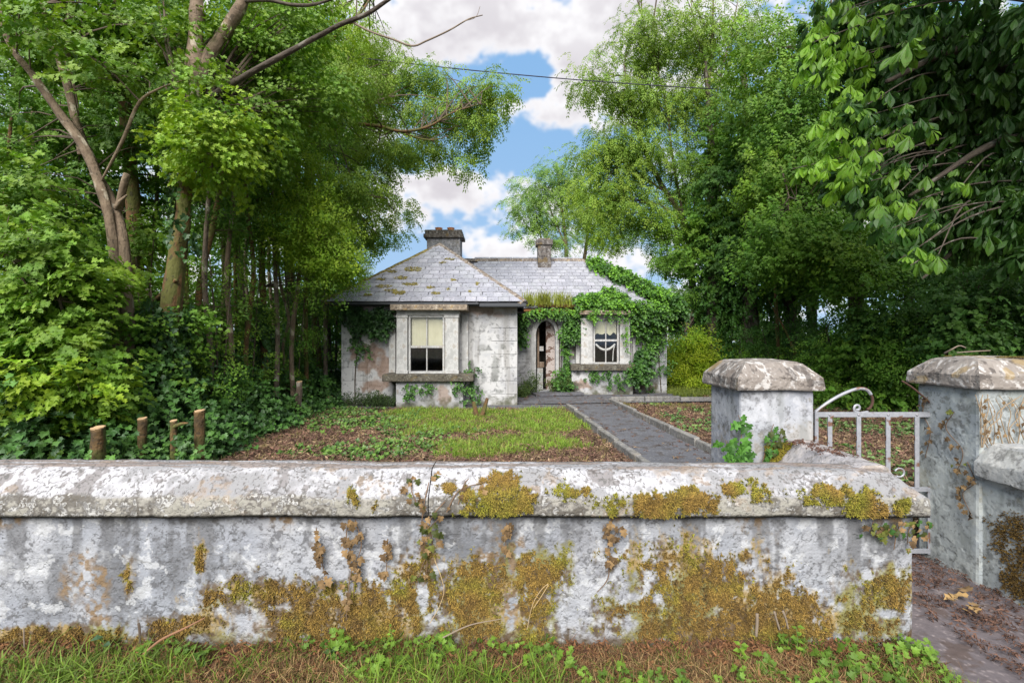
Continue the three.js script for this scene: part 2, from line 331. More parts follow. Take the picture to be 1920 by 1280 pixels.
// a twig of n leaves along +x
function spray(seed, n, len, L, W, o = {}) {
  const R = rng(seed), t = []; const { wide = .5, droop = .25, fold = .14, lobed = null, jitter = .6, end = .85 } = o;
  for (let i = 0; i < n; i++) {
    const f = n === 1 ? .5 : i / (n - 1), side = i % 2 ? 1 : -1, x = len * (f * end + R() * (1 - end)), k = .7 + R() * .5;
    const yaw = side * (.35 + R() * .9) * (1 - f * .6), q = euler((R() - .5) * jitter * 2.2, yaw, -droop + (R() - .5) * jitter * 1.5);
    const p = V(x, (R() - .5) * len * .34 - droop * .35 * x * f, side * wide * len * .5 * R());
    t.push(...xf(lobed ? lobedTris(L, lobed, .18, .22) : leafTris(L, W, fold, .12 + R() * .2), q, p, k));
  }
  return geoFrom(t);
}
// pinnate leaves (ash)
function ashSpray(seed, leaves = 4, L = .24, l = .075, w = .022) {
  const R = rng(seed), t = [];
  for (let i = 0; i < leaves; i++) {
    const a = i / leaves * 5 + R(), Q = euler((R() - .5) * .7, (R() - .5) * 2.4, -.05 - R() * .55), P = V(.06 * i, (R() - .5) * .06, (R() - .5) * .05), k = .8 + R() * .4;
    for (let j = 0; j < 4; j++) for (const s of [1, -1]) {
      const q = Q.clone().multiply(euler((R() - .5) * .5, s * (.95 - j * .08), -.25 + (R() - .5) * .4)), p = V((.22 + j * .23) * L * k, -.02 * j * j * .5, 0).applyQuaternion(Q).add(P);
      t.push(...xf(leafTris(l, w, .2, .2), q, p, k));
    }
    t.push(...xf(leafTris(l, w, .2, .2), Q, V(L * k, -.06, 0).applyQuaternion(Q).add(P), k));
  }
  return geoFrom(t);
}
const leafMat = (o = {}) => new THREE.MeshPhysicalMaterial({ roughness: .62, transmission: .55, thickness: 0, specularIntensity: .45, side: THREE.DoubleSide, ...o });
M.leaf = leafMat();
M.leafGloss = leafMat({ roughness: .5, transmission: .25, specularIntensity: .7 });
M.leafDry = std({ roughness: .95, side: THREE.DoubleSide });
M.moss = std({ roughness: 1, side: THREE.DoubleSide });
const barkTex = colorTex(256, 512, (u, v) => {
  const a = fbmp(u, v, 6, 5), b = fbmp(u * 2 % 1, v * .5, 24, 4), c = fbmp(u + .3, v + .6, 5, 5);
  let k = mix3([.075, .052, .036], [.20, .155, .115], a + (b - .5) * .8);
  k = mix3(k, [.36, .33, .28], sstep(c, .56, .66) * .65);
  return mix3(k, [.025, .018, .012], sstep(b, .58, .75) * .7);
});
const mossBarkTex = colorTex(256, 512, (u, v) => {
  const a = fbmp(u, v, 6, 5), b = fbmp(u, v, 24, 4), c = fbmp(u + .3, v + .6, 4, 5);
  let k = mix3([.06, .035, .015], [.19, .10, .035], a + (b - .5) * .7);
  k = mix3(k, [.085, .095, .018], sstep(c, .44, .6) * .85);
  return mix3(k, [.02, .015, .01], sstep(b, .6, .75) * .7);
});
const barkBump = grayTex(256, 256, (u, v) => fbmp(u, v * .5, 12, 5) * .6 + fbmp(u, v, 30, 3) * .4);
M.bark = std({ map: barkTex, bumpMap: barkBump, bumpScale: .02 });
M.barkMoss = std({ map: mossBarkTex, bumpMap: barkBump, bumpScale: .02 });
M.barkPale = std({ map: barkTex, color: new THREE.Color().setRGB(1.25, 1.2, 1.08), bumpMap: barkBump, bumpScale: .015 });
M.barkDark = std({ map: barkTex, color: new THREE.Color().setRGB(.5, .5, .5), bumpMap: barkBump, bumpScale: .02 });
M.twig = std({ color: new THREE.Color().setRGB(.085, .06, .042) });
M.twigPale = std({ color: new THREE.Color().setRGB(.20, .155, .115) });
M.cutWood = std({ map: colorTex(128, 128, (u, v) => { const r = Math.hypot(u - .5, v - .5), a = .5 + .5 * Math.sin(r * 90 + fbm(u * 6, v * 6, 3) * 5); return mix3([.36, .23, .12], [.50, .34, .19], a * .6 + fbm(u * 8, v * 8, 4) * .4); }), roughness: .85 });
const tuft = (seed, n, h, w, spread) => {            // blades growing along +y
  const R = rng(seed), t = [];
  for (let i = 0; i < n; i++) {
    const a = R() * 6.283, l = h * (.55 + R() * .6), b = spread * (.4 + R() * .8), dx = Math.cos(a), dz = Math.sin(a), ox = (R() - .5) * h * .25, oz = (R() - .5) * h * .25, px = -dz * w / 2, pz = dx * w / 2;
    const A = [ox - px, 0, oz - pz], B = [ox + px, 0, oz + pz], m = [ox + dx * l * b * .35, l * .6, oz + dz * l * b * .35], C = [m[0] - px * .8, m[1], m[2] - pz * .8], D = [m[0] + px * .8, m[1], m[2] + pz * .8], E = [ox + dx * l * b, l * (1 - b * .35), oz + dz * l * b];
    t.push(...A, ...B, ...D, ...A, ...D, ...C, ...C, ...D, ...E);
  }
  return geoFrom(t);
};

// ------------------------------------------------------------------ ground
const inGarden = (x, z) => z < -2.75;
// grass patch before the house, bright ivy-covered patch and the brown litter
const grassAmt = (x, z) => { const e = (cx, cz, rx, rz) => 1 - Math.hypot((x - cx) / rx, (z - cz) / rz), n = (fbm(x * 1.6, z * 1.6, 4) - .5) * 1.5; return sstep(Math.max(e(.4, -9.0, 1.4, 1.5), e(-.9, -9.5, 1.6, .9), e(.2, -7.1, 1.0, .7) * .9, e(-.4, -6.7, 1.2, .6) * .8, e(-1.8, -9.6, 1.0, .7), e(-1.2, -8.2, 1.2, .8) * .7) + n * .55, 0, .5); };
const ivyAmt = (x, z) => { const n = (fbm(x * 1.3 + 20, z * 1.3, 4) - .5) * 1.6; const e = (cx, cz, rx, rz) => 1 - Math.hypot((x - cx) / rx, (z - cz) / rz); return sstep(Math.max(e(-2.7, -8.8, 1.2, 1.3) * .8, e(-1.6, -7.6, .9, .9) * .5, e(-3.6, -9.6, 1.2, 1), e(-1.9, -6.6, 1.4, .7) * .8) + n * .5, 0, .5); };
{
  const N = 240, f = (t) => { const s = t * 2 - 1; return Math.sinh(s * 4.3) * 4.6; };
  const pos = [], uv = [], idx = [];
  for (let j = 0; j <= N; j++) for (let i = 0; i <= N; i++) { const x = f(i / N), z = f(j / N) - 6; pos.push(x, gh(x, z), z); uv.push((x + 10) / 20, (z + 18) / 20); }
  for (let j = 0; j < N; j++) for (let i = 0; i < N; i++) { const a = j * (N + 1) + i; idx.push(a, a + N + 1, a + 1, a + 1, a + N + 1, a + N + 2); }
  const g = new THREE.BufferGeometry(); g.setAttribute('position', new THREE.Float32BufferAttribute(pos, 3)); g.setAttribute('uv', new THREE.Float32BufferAttribute(uv, 2)); g.setIndex(idx); g.computeVertexNormals();
  const tex = colorTex(1024, 1024, (u, v) => {
    const x = u * 20 - 10, z = v * 20 - 18, a = fbm(x * 2, z * 2, 5), b = fbm(x * 22, z * 22, 4), c = fbm(x * 7 + 40, z * 7, 5);
    let k = mix3([.07, .045, .031], [.19, .125, .09], a * .4 + b * .7 - .1);
    k = mix3(k, [.19, .14, .07], sstep(c, .54, .68) * .7);
    k = mix3(k, [.02, .014, .010], sstep(b, .58, .75) * .6);
    k = mix3(k, mix3([.10, .15, .03], [.22, .20, .07], b), grassAmt(x, z) * .85);
    k = mix3(k, mix3([.05, .07, .025], [.13, .10, .05], b), ivyAmt(x, z) * .7);
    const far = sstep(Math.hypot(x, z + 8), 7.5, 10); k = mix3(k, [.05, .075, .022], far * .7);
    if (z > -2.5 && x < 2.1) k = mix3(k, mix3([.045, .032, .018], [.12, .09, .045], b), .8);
    return k;
  });
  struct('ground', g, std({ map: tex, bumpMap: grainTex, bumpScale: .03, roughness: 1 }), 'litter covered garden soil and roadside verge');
}
const asphaltTex = colorTex(512, 512, (u, v) => {
  const a = fbmp(u, v, 60, 3), b = fbmp(u, v, 4, 5), c = fbmp(u + .4, v, 12, 5);
  let k = mix3([.06, .06, .069], [.13, .13, .145], a * .6 + b * .5 - .05);
  k = mix3(k, [.05, .035, .025], sstep(c, .55, .7) * .6);
  return mix3(k, [.21, .21, .22], sstep(a, .66, .8) * .5);
});
M.asphalt = std({ map: asphaltTex, bumpMap: grainTex, bumpScale: .008, roughness: .85 });
// a flat strip that follows the ground: corner list [x, z], lifted
function sheet(corners, lift, seg = 24, name, mat) {
  const [a, b, c, d] = corners, pos = [], uv = [], idx = [];
  for (let j = 0; j <= seg; j++) for (let i = 0; i <= seg; i++) {
    const s = i / seg, t = j / seg, x = lerp(lerp(a[0], b[0], s), lerp(d[0], c[0], s), t), z = lerp(lerp(a[1], b[1], s), lerp(d[1], c[1], s), t);
    pos.push(x, .09 * sstep(-z, 6.5, 12) + lift, z); uv.push(x / 1.3, z / 1.3);
  }
  for (let j = 0; j < seg; j++) for (let i = 0; i < seg; i++) { const q = j * (seg + 1) + i; idx.push(q, q + 1, q + seg + 1, q + 1, q + seg + 2, q + seg + 1); }
  const g = new THREE.BufferGeometry(); g.setAttribute('position', new THREE.Float32BufferAttribute(pos, 3)); g.setAttribute('uv', new THREE.Float32BufferAttribute(uv, 2)); g.setIndex(idx); g.computeVertexNormals();
  return struct(name, g, mat);
}
const KL = (z) => 1.30 + (-z < 10.2 ? (10.2 + z) * .092 : 0), KR = (z) => 2.36 + (11.4 + z) * .082;      // inner edges of the two kerbs
sheet([[KL(-3.4), -3.4], [KR(-3.4), -3.4], [KR(-11), -11], [KL(-10.3), -10.9]], .028, 40, 'garden_path', M.asphalt);
sheet([[-4.4, -10.25], [1.6, -10.25], [1.6, -10.92], [-4.4, -10.92]], .024, 24, 'foot_path', M.asphalt);
sheet([[.08, -10.9], [5.0, -11.35], [5.3, -13.35], [.08, -13.35]], .032, 24, 'forecourt', M.asphalt);
const gateFloor = sheet([[2.06, -1.2], [3.3, -1.2], [3.3, -3.7], [2.06, -3.7]], .012, 10, 'gateway_floor', std({ map: asphaltTex, color: new THREE.Color().setRGB(1.25, 1.05, .98), bumpMap: grainTex, bumpScale: .012, roughness: .95 }));
// kerbs: concrete lengths laid end to end
M.kerb = lime([.62, .58, .52]);
function kerb(name, label, pts) {
  const k = new THREE.Group(); k.name = numbered(name); k.userData = { kind: 'structure', label }; k.position.set(pts[0][0], 0, pts[0][1]); scene.add(k);
  const R = rng(pts.length * 7 + Math.round(pts[0][0] * 10));
  for (let i = 0; i < pts.length - 1; i++) {
    const [x0, z0] = pts[i], [x1, z1] = pts[i + 1], L = Math.hypot(x1 - x0, z1 - z0) - .012, g = boxUV(roughen(new RoundedBoxGeometry(L - R() * .02, .17, .09, 4, .022), .012, 7, i * 3.1), 1.1, R(), R());
    const y = .09 * sstep(-(z0 + z1) / 2, 6.5, 12) + .055, m = new THREE.Matrix4().makeRotationY(-Math.atan2(z1 - z0, x1 - x0) + (R() - .5) * .03).setPosition((x0 + x1) / 2, y + (R() - .5) * .04, (z0 + z1) / 2);
    piece(k, 'kerb_stone', g, M.kerb, m);
  }
}
const steps = (f, z0, z1, n) => Array.from({ length: n + 1 }, (_, i) => { const z = lerp(z0, z1, i / n); return [f(z), z]; });
kerb('path_kerb', 'low concrete kerb between the litter covered lawn and the path', steps((z) => KL(z) - .05, -10.3, -4.2, 7));
kerb('path_kerb', 'low concrete kerb along the leaf covered bed beside the path', steps((z) => KR(z) + .05, -11.3, -4.2, 8));
kerb('forecourt_kerb', 'kerb between the forecourt and the far edge of the leaf bed', [[2.44, -11.36], [3.3, -11.42], [4.2, -11.48], [5.2, -11.52]]);

// ------------------------------------------------------------------ road wall and its coping
{
  const wall = thing('garden_wall', 'long low white painted garden wall with mossy stained face beside the verge', 'wall', [-1, 0, -2.55]);
  const front = []; for (let y = -.15; y <= .701; y += .05) front.push([-2.414, y]);
  const prof = [...front, [-2.70, .70], [-2.70, -.15]];
  const g = loft(prof, -4.2, 2.12, 220, (q, k) => { if (k < front.length) q[2] += .010 * n3(q[0] * 1.3, q[1] * 1.8, 0) + .005 * n3(q[0] * 6, q[1] * 6, 4); if (q[0] > 2.1) q[2] -= k < front.length ? .012 : 0; });
  const uv = g.attributes.uv; for (let i = 0; i < uv.count; i++) uv.setXY(i, clamp((uv.getX(i) + 3.05) / 5.2, .001, .999), Math.min(.998, uv.getY(i) / .87));
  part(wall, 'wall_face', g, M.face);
  // coping in three lengths; profile [z, y] from under the front lip over the top to the back
  const P0 = [[-2.43, .696], [-2.364, .692], [-2.360, .71], [-2.358, .75], [-2.362, .785], [-2.372, .797], [-2.40, .832], [-2.44, .882], [-2.462, .905], [-2.48, .915], [-2.52, .918], [-2.60, .918], [-2.64, .912], [-2.70, .85], [-2.745, .79], [-2.75, .70], [-2.43, .695]];
  const copeWarp = (q) => {
    const tilt = -.0045 * (q[0] + .5); q[1] += tilt * sstep(q[1], .75, .9);
    q[1] += .007 * n3(q[0] * 1.7, q[1] * 2, q[2] * 2) + .004 * n3(q[0] * 7, q[1] * 9, q[2] * 9) + .0025 * n3(q[0] * 20, q[1] * 20, q[2] * 20); q[2] += .006 * n3(q[0] * 2.1 + 9, q[1] * 3, 2) + .004 * n3(q[0] * 9, q[1] * 12, 6);
    const e = 2.155 - q[0]; if (e < .13) { const lim = .79 + Math.max(0, e) / .13 * .118; if (q[1] > lim) q[1] = lim; }
  };
  const cope = (x0, x1, n) => { const c = loft(P0, x0, x1, n, copeWarp), u = c.attributes.uv; for (let i = 0; i < u.count; i++) u.setXY(i, clamp((u.getX(i) + 3.1) / 5.3, .001, .999), Math.min(.995, u.getY(i) / .62)); return c; };
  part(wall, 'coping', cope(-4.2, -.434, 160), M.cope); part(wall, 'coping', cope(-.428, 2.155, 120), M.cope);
  // the side running back to the gate pillar
  const ret = thing('return_wall', 'short white wall with litter on its coping between long wall and pillar', 'wall', [1.97, 0, -2.9]);
  part(ret, 'wall_face', boxUV(roughen(box(1.82, 2.112, -.1, .70, -3.15, -2.70, 3, 6, 5), .006, 3), 1.7), M.lime);
  const P1 = [[0, .696], [-.002, .785], [.015, .80], [.10, .905], [.12, .919], [.24, .920], [.262, .908], [.345, .79], [.35, .70], [0, .695]];
  const rg = loft(P1, 0, .63, 26, (q) => { q[1] += .006 * n3(q[0] * 4, q[1] * 4, q[2] * 6 + 30) + .004 * n3(q[0] * 14, q[1] * 14, q[2] * 14); q[2] += .005 * n3(q[0] * 8 + 5, q[1] * 8, 3); });
  rg.rotateY(Math.PI / 2); rg.translate(1.805, 0, -2.52);   // x -> -z, z -> x
  part(ret, 'coping', boxUV(rg, 1.1, .3, .1), lime([1.02, .93, .88]));
}
// ------------------------------------------------------------------ gate pillars
function pillar(name, label, x0, x1, z0, z1, yc, mat, capMat, seed, open = .09) {
  const t = thing(name, label, 'gate pillar', [(x0 + x1) / 2, 0, (z0 + z1) / 2]);
  part(t, 'shaft', boxUV(roughen(rbox(x0, x1, -.1, yc, z1, z0, .02), .006, 4, seed), 1.7, seed * .3, seed * .17), mat);
  const o = .04, pts = [], A = [x0 - o, x1 + o, z1 - o, z0 + o], lvl = [[yc, 0], [yc + .012, -.004], [yc + .085, .002], [yc + .098, .012], [yc + .178, open], [yc + .19, open + .025], [yc + .205, .21]];
  const n = 10, pos = [], idx = [];
  const ring = (ins, y) => { const a = [A[0] + ins, A[1] - ins, A[2] + ins, A[3] - ins], r = []; const c = [[a[0], a[3]], [a[1], a[3]], [a[1], a[2]], [a[0], a[2]]]; for (let s = 0; s < 4; s++) for (let i = 0; i < n; i++) r.push([lerp(c[s][0], c[(s + 1) % 4][0], i / n), y, lerp(c[s][1], c[(s + 1) % 4][1], i / n)]); return r; };
  for (const [y, ins] of lvl) for (const q of ring(ins, y)) { pos.push(q[0] + .008 * n3(q[0] * 6, q[1] * 6 + seed, q[2] * 6), q[1] + .010 * n3(q[0] * 4 + 8, q[1] * 4 + seed, q[2] * 4), q[2] + .008 * n3(q[0] * 6, q[1] * 6 + seed + 4, q[2] * 6)); }
  const w = 4 * n; for (let l = 0; l < lvl.length - 1; l++) for (let i = 0; i < w; i++) { const a = l * w + i, b = l * w + (i + 1) % w; idx.push(a, b, a + w, b, b + w, a + w); }
  const ctr = pos.length / 3; pos.push((A[0] + A[1]) / 2, yc + .208, (A[2] + A[3]) / 2, (A[0] + A[1]) / 2, yc, (A[2] + A[3]) / 2);
  for (let i = 0; i < w; i++) { idx.push((lvl.length - 1) * w + i, (lvl.length - 1) * w + (i + 1) % w, ctr); idx.push((i + 1) % w, i, ctr + 1); }
  const g = new THREE.BufferGeometry(); g.setAttribute('position', new THREE.Float32BufferAttribute(pos, 3)); g.setIndex(idx);
  part(t, 'cap', boxUV(g, .9, seed * .37, seed * .21), capMat);
  return t;
}
const pillarL = pillar('gate_pillar', 'square white pillar with brown stone cap and green ivy at the wall corner', 1.566, 2.07, -3.14, -3.62, 1.268, M.lime, M.cap, 1);
const pillarR = pillar('gate_pillar', 'square white pillar with dead vine and twigs on its cap beside gate hinge', 3.04, 3.56, -2.98, -3.44, 1.292, M.limeGreenLifted, M.cap, 2);
{
  const w = thing('side_wall', 'white wall with green stains running forward from the hinge pillar', 'wall', [3.2, 0, -2]);
  const g = box(3.062, 3.36, -.15, .735, -3.0, -.6, 3, 14, 40); roughen(g, .008, 3.1); part(w, 'wall_face', boxUV(g, 1.7, .4, .3), M.limeGreenLifted);
  const P1 = [[0, .73], [-.002, .815], [.012, .83], [.09, .93], [.11, .943], [.26, .944], [.28, .935], [.37, .83], [.374, .735], [0, .729]];
  const rg = loft(P1, 0, 2.3, 60, (q) => { q[1] += .012 * n3(q[0] * 4, q[1] * 4, q[2] * 6 + 30) + .006 * n3(q[0] * 14, q[1] * 14, q[2] * 14); q[2] += .006 * n3(q[0] * 7 + 5, q[1] * 8, 3); });
  rg.rotateY(Math.PI / 2); rg.translate(3.005, 0, -.68);
  part(w, 'coping', boxUV(rg, 1.1, .7, .5), lime([.95, .93, .86]));
}
// ------------------------------------------------------------------ iron gate
{
  const z = -3.34, gate = thing('garden_gate', 'old silver painted iron garden gate with curled top between the pillars', 'gate', [2.58, 0, z]);
  M.gate = std({ map: colorTex(128, 256, (u, v) => { const a = fbmp(u, v, 10, 5), b = fbmp(u + .4, v, 30, 3); let c = mix3([.24, .245, .265], [.36, .365, .395], b); return mix3(c, [.16, .07, .035], sstep(a, .58, .68) * .9); }), metalness: .25, roughness: .55 });
  M.rust = std({ color: new THREE.Color().setRGB(.06, .028, .018), roughness: .9 });
  const x0 = Xat(1528, 3.34), x1 = Xat(1771, 3.34), yT = Yat(777, 3.34), yM = Yat(917, 3.34), bar = (a, b, c, d, t = .006) => boxUV(rbox(a, b, c, d, z - t, z + t, .002), .5);
  part(gate, 'top_rail', bar(x0, x1 - .02, yT - .018, yT + .018, .009), M.gate);
  part(gate, 'middle_rail', bar(x0, x1 - .02, yM - .016, yM + .016, .009), M.gate);
  part(gate, 'bottom_rail', bar(x0, x1 - .02, .06, .09, .009), M.gate);
  part(gate, 'hinge_post', boxUV(rbox(x1 - .02, x1 + .006, .02, yT + .06, z - .013, z + .013, .003), .5), M.gate);
  part(gate, 'latch_post', boxUV(rbox(x0 - .004, x0 + .022, .05, yT + .02, z - .012, z + .012, .003), .5), M.gate);
  for (const px of [1555, 1609, 1664, 1718]) { const x = Xat(px, 3.34); part(gate, 'upright', boxUV(rbox(x - .016, x + .016, yM + .01, yT - .01, z + .003, z + .013, .002), .5), M.gate); const s = new THREE.SphereGeometry(.010, 8, 6); s.scale(1, 1, .6); s.translate(x, yT, z + .011); part(gate, 'rivet', s, M.gate); }
  for (const px of [1580, 1634, 1690, 1743]) { const x = Xat(px, 3.34); part(gate, 'lower_upright', boxUV(rbox(x - .013, x + .013, .05, yM - .01, z - .004, z + .006, .002), .5), M.gate); }
  const strip = (pts, r) => tube(pts.map(([px, py]) => [at(px, py, 3.34), r]), 6, .02);
  part(gate, 'curved_strap', strip([[1529, 772], [1555, 753], [1580, 739], [1600, 731], [1616, 728], [1628, 732], [1634, 740]], .012), M.gate);
  part(gate, 'rusty_hook', strip([[1630, 734], [1636, 745], [1636, 757], [1630, 766], [1626, 767]], .010), M.rust);
  const sp = []; for (let i = 0; i <= 14; i++) { const a = -.4 + i * .43, r = 7.2 * (1 - i * .045); sp.push([1608 - Math.cos(a) * r * .9, 765 - Math.sin(a) * r]); }
  part(gate, 'scroll', strip([[1628, 772], [1612, 774], [1602, 770], ...sp], .009), M.gate);
  part(gate, 'broken_strap', strip([[1767, 772], [1748, 758], [1728, 740], [1708, 724], [1692, 714]], .007), M.rust);
  const sp2 = []; for (let i = 0; i <= 10; i++) { const a = .4 + i * .5; sp2.push([1687 - Math.cos(a) * 9, 886 - Math.sin(a) * 8]); }
  part(gate, 'lower_scroll', strip(sp2, .007), M.gate);
  part(gate, 'hinge', boxUV(rbox(x1 - .03, x1 + .06, yT - .022, yT - .004, z - .02, z + .02, .003), .5), M.rust);
  part(gate, 'hinge', boxUV(rbox(x1 - .03, x1 + .06, .5, .52, z - .02, z + .02, .003), .5), M.rust);
}
// ------------------------------------------------------------------ moss on the road wall
{
  const R = rng(5), S = new Scatter(), C = new Scatter(), nF = V(0, 0, 1);
  const mossCol = (m, h, px, py) => { const n = fbm(px * .02, py * .02 + 50, 3), j = R(); const n2 = fbm(px * .09, py * .035 + 20, 3), e = sstep(m, .55, .05); let c = mix3([.21, .13, .028], [.20, .19, .020], clamp(e * .75 + h + (n - .5) * 2.4 + (R() - .5) * .3)); c = mix3(c, [.115, .066, .02], clamp((.58 - n2 - h) * 2.6 * (1 - e * .6) + (R() - .5) * .3) * .85); const k = .4 + j * 1.05; return [c[0] * k, c[1] * k, c[2] * k]; };
  for (let i = 0; i < 170000 && S.m.length < 90000; i++) {
    const X = R() * 5.0 - 2.85, Y = R() * .66, m = faceMoss(X, Y); if (R() > Math.pow(clamp((m + .16) / .95), 1.7) * (.25 + .85 * sstep(fbm(X * 26, Y * 12, 4), .38, .62))) continue;
    const px = 960 + X * FOCAL / WALL_Z, py = 640 + (EYE - Y) * FOCAL / WALL_Z; if (X > 2.1) continue;
    const zz = -2.414 + .010 * n3(X * 1.3, Y * 1.8, 0) + .005 * n3(X * 6, Y * 6, 4);
    const faint = px > 1120 && px < 1440 ? .0 : .06, edge = sstep(m, .3, .0);
    S.add(V(X, Y, zz - .002), onNormal(V((R() - .5) * 1.1, (R() - .35) * 1.3 - .15, 1), R), (.40 + R() * R() * 1.3 + sstep(m, -.1, .5) * .45), mossCol(m, edge * .12 + faint + (px > 850 && px < 1100 ? .05 : 0) + (py < 1120 ? .04 : -.05), px, py));
  }
  const o = S.build('wall_moss', tuft(11, 7, .0125, .0032, .9), M.moss, null, 'stuff', 'ochre and brown moss over the foot of the road wall');
  for (let i = 0; i < 70000 && C.m.length < 26000; i++) {
    const X = R() * 2.9 - .85, s = R(), a = s < .42 ? [-2.359, lerp(.70, .79, s / .42)] : [lerp(-2.365, -2.475, (s - .42) / .58), lerp(.79, .912, (s - .42) / .58)], P = [X, a[1], a[0]], m = copeMoss(P); if (R() > Math.pow(clamp((m + .12) / .85), 1.6) * (.2 + .9 * sstep(fbm(X * 24, a[1] * 24, 4), .38, .60))) continue;
    const px = 960 + X * FOCAL / -a[0], py = 640 + (EYE - a[1]) * FOCAL / -a[0];
    C.add(V(X, a[1] - .001, a[0]), onNormal(s < .42 ? V((R() - .5), (R() - .5), 1) : V((R() - .5), .8, .7 + R() * .4), R), .6 + R() * .8 + sstep(m, 0, .5) * .5, mossCol(m, .30, px, py));
  }
  C.build('coping_moss', tuft(12, 6, .013, .0035, .8), M.moss, null, 'stuff', 'yellow green moss cushions along the coping of the road wall');
  // moss and algae on the side wall and beside the pillar
  const Z = new Scatter();
  for (let i = 0; i < 60000; i++) {
    const z = -3.0 + R() * 1.2, Y = R() * .62, m = fbm(z * 5 + 3, Y * 4.4, 5) - .47 - sstep(Y, .25, .6) * .11; if (i > 22000 || R() > Math.pow(clamp((m + .03) / .2), 1.6)) continue;
    Z.add(V(3.06 + .004 * R(), Y, z), onNormal(V(-1, (R() - .5), (R() - .5)), R), .5 + R() * .6, mix3([.20, .12, .022], [.10, .06, .02], R()));
  }
  for (let i = 0; i < 2600; i++) { const a = at(1465 + (R() - .5) * 52, 852 + (R() - .5) * 40, 3.09); if (fbm(a.x * 12, a.y * 12, 3) < .42) continue; Z.add(V(a.x, Math.max(.7, a.y), -3.13 + R() * .02), onNormal(V((R() - .5) * .8, .4, 1), R), .7 + R() * .8, mix3([.24, .21, .012], [.14, .10, .02], R())); }
  for (let i = 0; i < 5000; i++) { const x = 3.2 + R() * .3, z = -3.03 - R() * .37; if (fbm(x * 9, z * 9, 3) < .55) continue; Z.add(V(x, 1.49, z), onNormal(V(0, 1, 0), R), .4 + R() * .4, [.16, .12, .03]); }
  Z.build('side_wall_moss', tuft(13, 6, .016, .0042, .8), M.moss, null, 'stuff', 'thin brown moss on the side wall and beside the corner pillar');
}

// ------------------------------------------------------------------ the cottage
const H = { x0: -4.02, xm: .126, x1: 4.46, zf: -10.8, zm: -13.2, zb: -17.2, top: 2.47 };
const cottage = thing('cottage', 'derelict white single storey cottage with slate hipped roofs, overgrown by ivy', 'house', [.2, 0, -13]);
// plaster of the two fronts, in world x and y
const blob = (px, py, e) => 1 - Math.hypot((px - e[0]) / e[2], (py - e[1]) / e[3]);
function plasterTex(w, h, x0, x1, y0, y1, d, rust, dark, seed) {
  return colorTex(w, h, (u, v) => {
    const x = lerp(x0, x1, u), y = lerp(y0, y1, v), px = 960 + x / d * FOCAL, py = 640 + (EYE - y) / d * FOCAL;
    const a = fbm(x * 1.6 + seed, y * 1.6, 5), b = fbm(x * 7 + seed, y * 7, 4), f = fbm(x * 20 + seed, y * 20, 3), s = fbm(x * 6 + seed, y * .7, 4);
    let c = mix3([.33, .33, .345], [.45, .445, .445], sstep(a + (b - .5) * .4, .3, .6));
    c = mix3(c, [.20, .20, .20], sstep(b, .57, .74) * .6); c = mix3(c, [.25, .24, .23], sstep(s, .52, .72) * .7);
    c = mix3(c, [.08, .08, .08], sstep(f, .62, .75) * .5);
    let r = 0, k = 0; for (const e of rust) r = Math.max(r, (e[4] ?? .7) * sstep(blob(px, py, e) + (b - .5) * 1.6, 0, .6)); for (const e of dark) k = Math.max(k, (e[4] ?? .8) * sstep(blob(px, py, e) + (b - .5) * 1.6, 0, .6));
    c = mix3(c, mix3([.26, .15, .09], [.15, .075, .04], f), r); c = mix3(c, [.045, .05, .035], k);
    c = mix3(c, mix3([.10, .085, .05], [.05, .06, .025], b), sstep(.36 - y + (b - .5) * .5, 0, .3) * .8);
    return mix3(c, [.28, .22, .17], sstep(y + (s - .5) * .5, 2.2, 2.45) * .5);
  }, false);
}
const wingTex = plasterTex(1024, 576, -4.2, .3, -.1, 2.5, 10.8,
  [[692, 660, 18, 40], [675, 690, 12, 18], [715, 690, 20, 40], [702, 722, 30, 22], [835, 735, 18, 26, .6], [895, 582, 40, 10, .6], [752, 660, 5, 60, .8], [660, 665, 10, 16], [930, 590, 14, 10, .5]],
  [[690, 765, 60, 18], [738, 740, 8, 45, .95], [880, 690, 14, 20, .6], [900, 650, 14, 12, .4], [800, 765, 80, 8], [655, 600, 30, 24, .5], [925, 690, 10, 34, .45], [940, 650, 8, 10, .5]], 0);
const mainTex = plasterTex(1024, 576, .0, 4.6, -.1, 2.5, 13.2,
  [[1085, 720, 20, 12], [1075, 640, 8, 40, .4], [1130, 680, 30, 10, .5], [1200, 725, 30, 10]],
  [[986, 730, 18, 22], [1060, 725, 30, 14], [1160, 725, 40, 16, .6], [1004, 680, 6, 60, .6], [1188, 700, 5, 40, .95], [1000, 620, 12, 20, .5], [1220, 700, 20, 40, .5], [1078, 650, 5, 60, .8]], 60);
M.wing = std({ map: wingTex, bumpMap: grainTex, bumpScale: .004 }); M.main = std({ map: mainTex, bumpMap: grainTex, bumpScale: .004 });
function frontUV(g, x0, x1, y0, y1) { g = g.index ? g.toNonIndexed() : g; const p = g.attributes.position, uv = new Float32Array(p.count * 2); for (let i = 0; i < p.count; i++) { uv[i * 2] = clamp((p.getX(i) + (p.getZ(i) % 1) * .05 - x0) / (x1 - x0), .002, .998); uv[i * 2 + 1] = clamp((p.getY(i) - y0) / (y1 - y0), .002, .998); } g.setAttribute('uv', new THREE.BufferAttribute(uv, 2)); return g; }
const wUV = (g) => frontUV(g, -4.2, .3, -.1, 2.5), mUV = (g) => frontUV(g, .0, 4.6, -.1, 2.5);
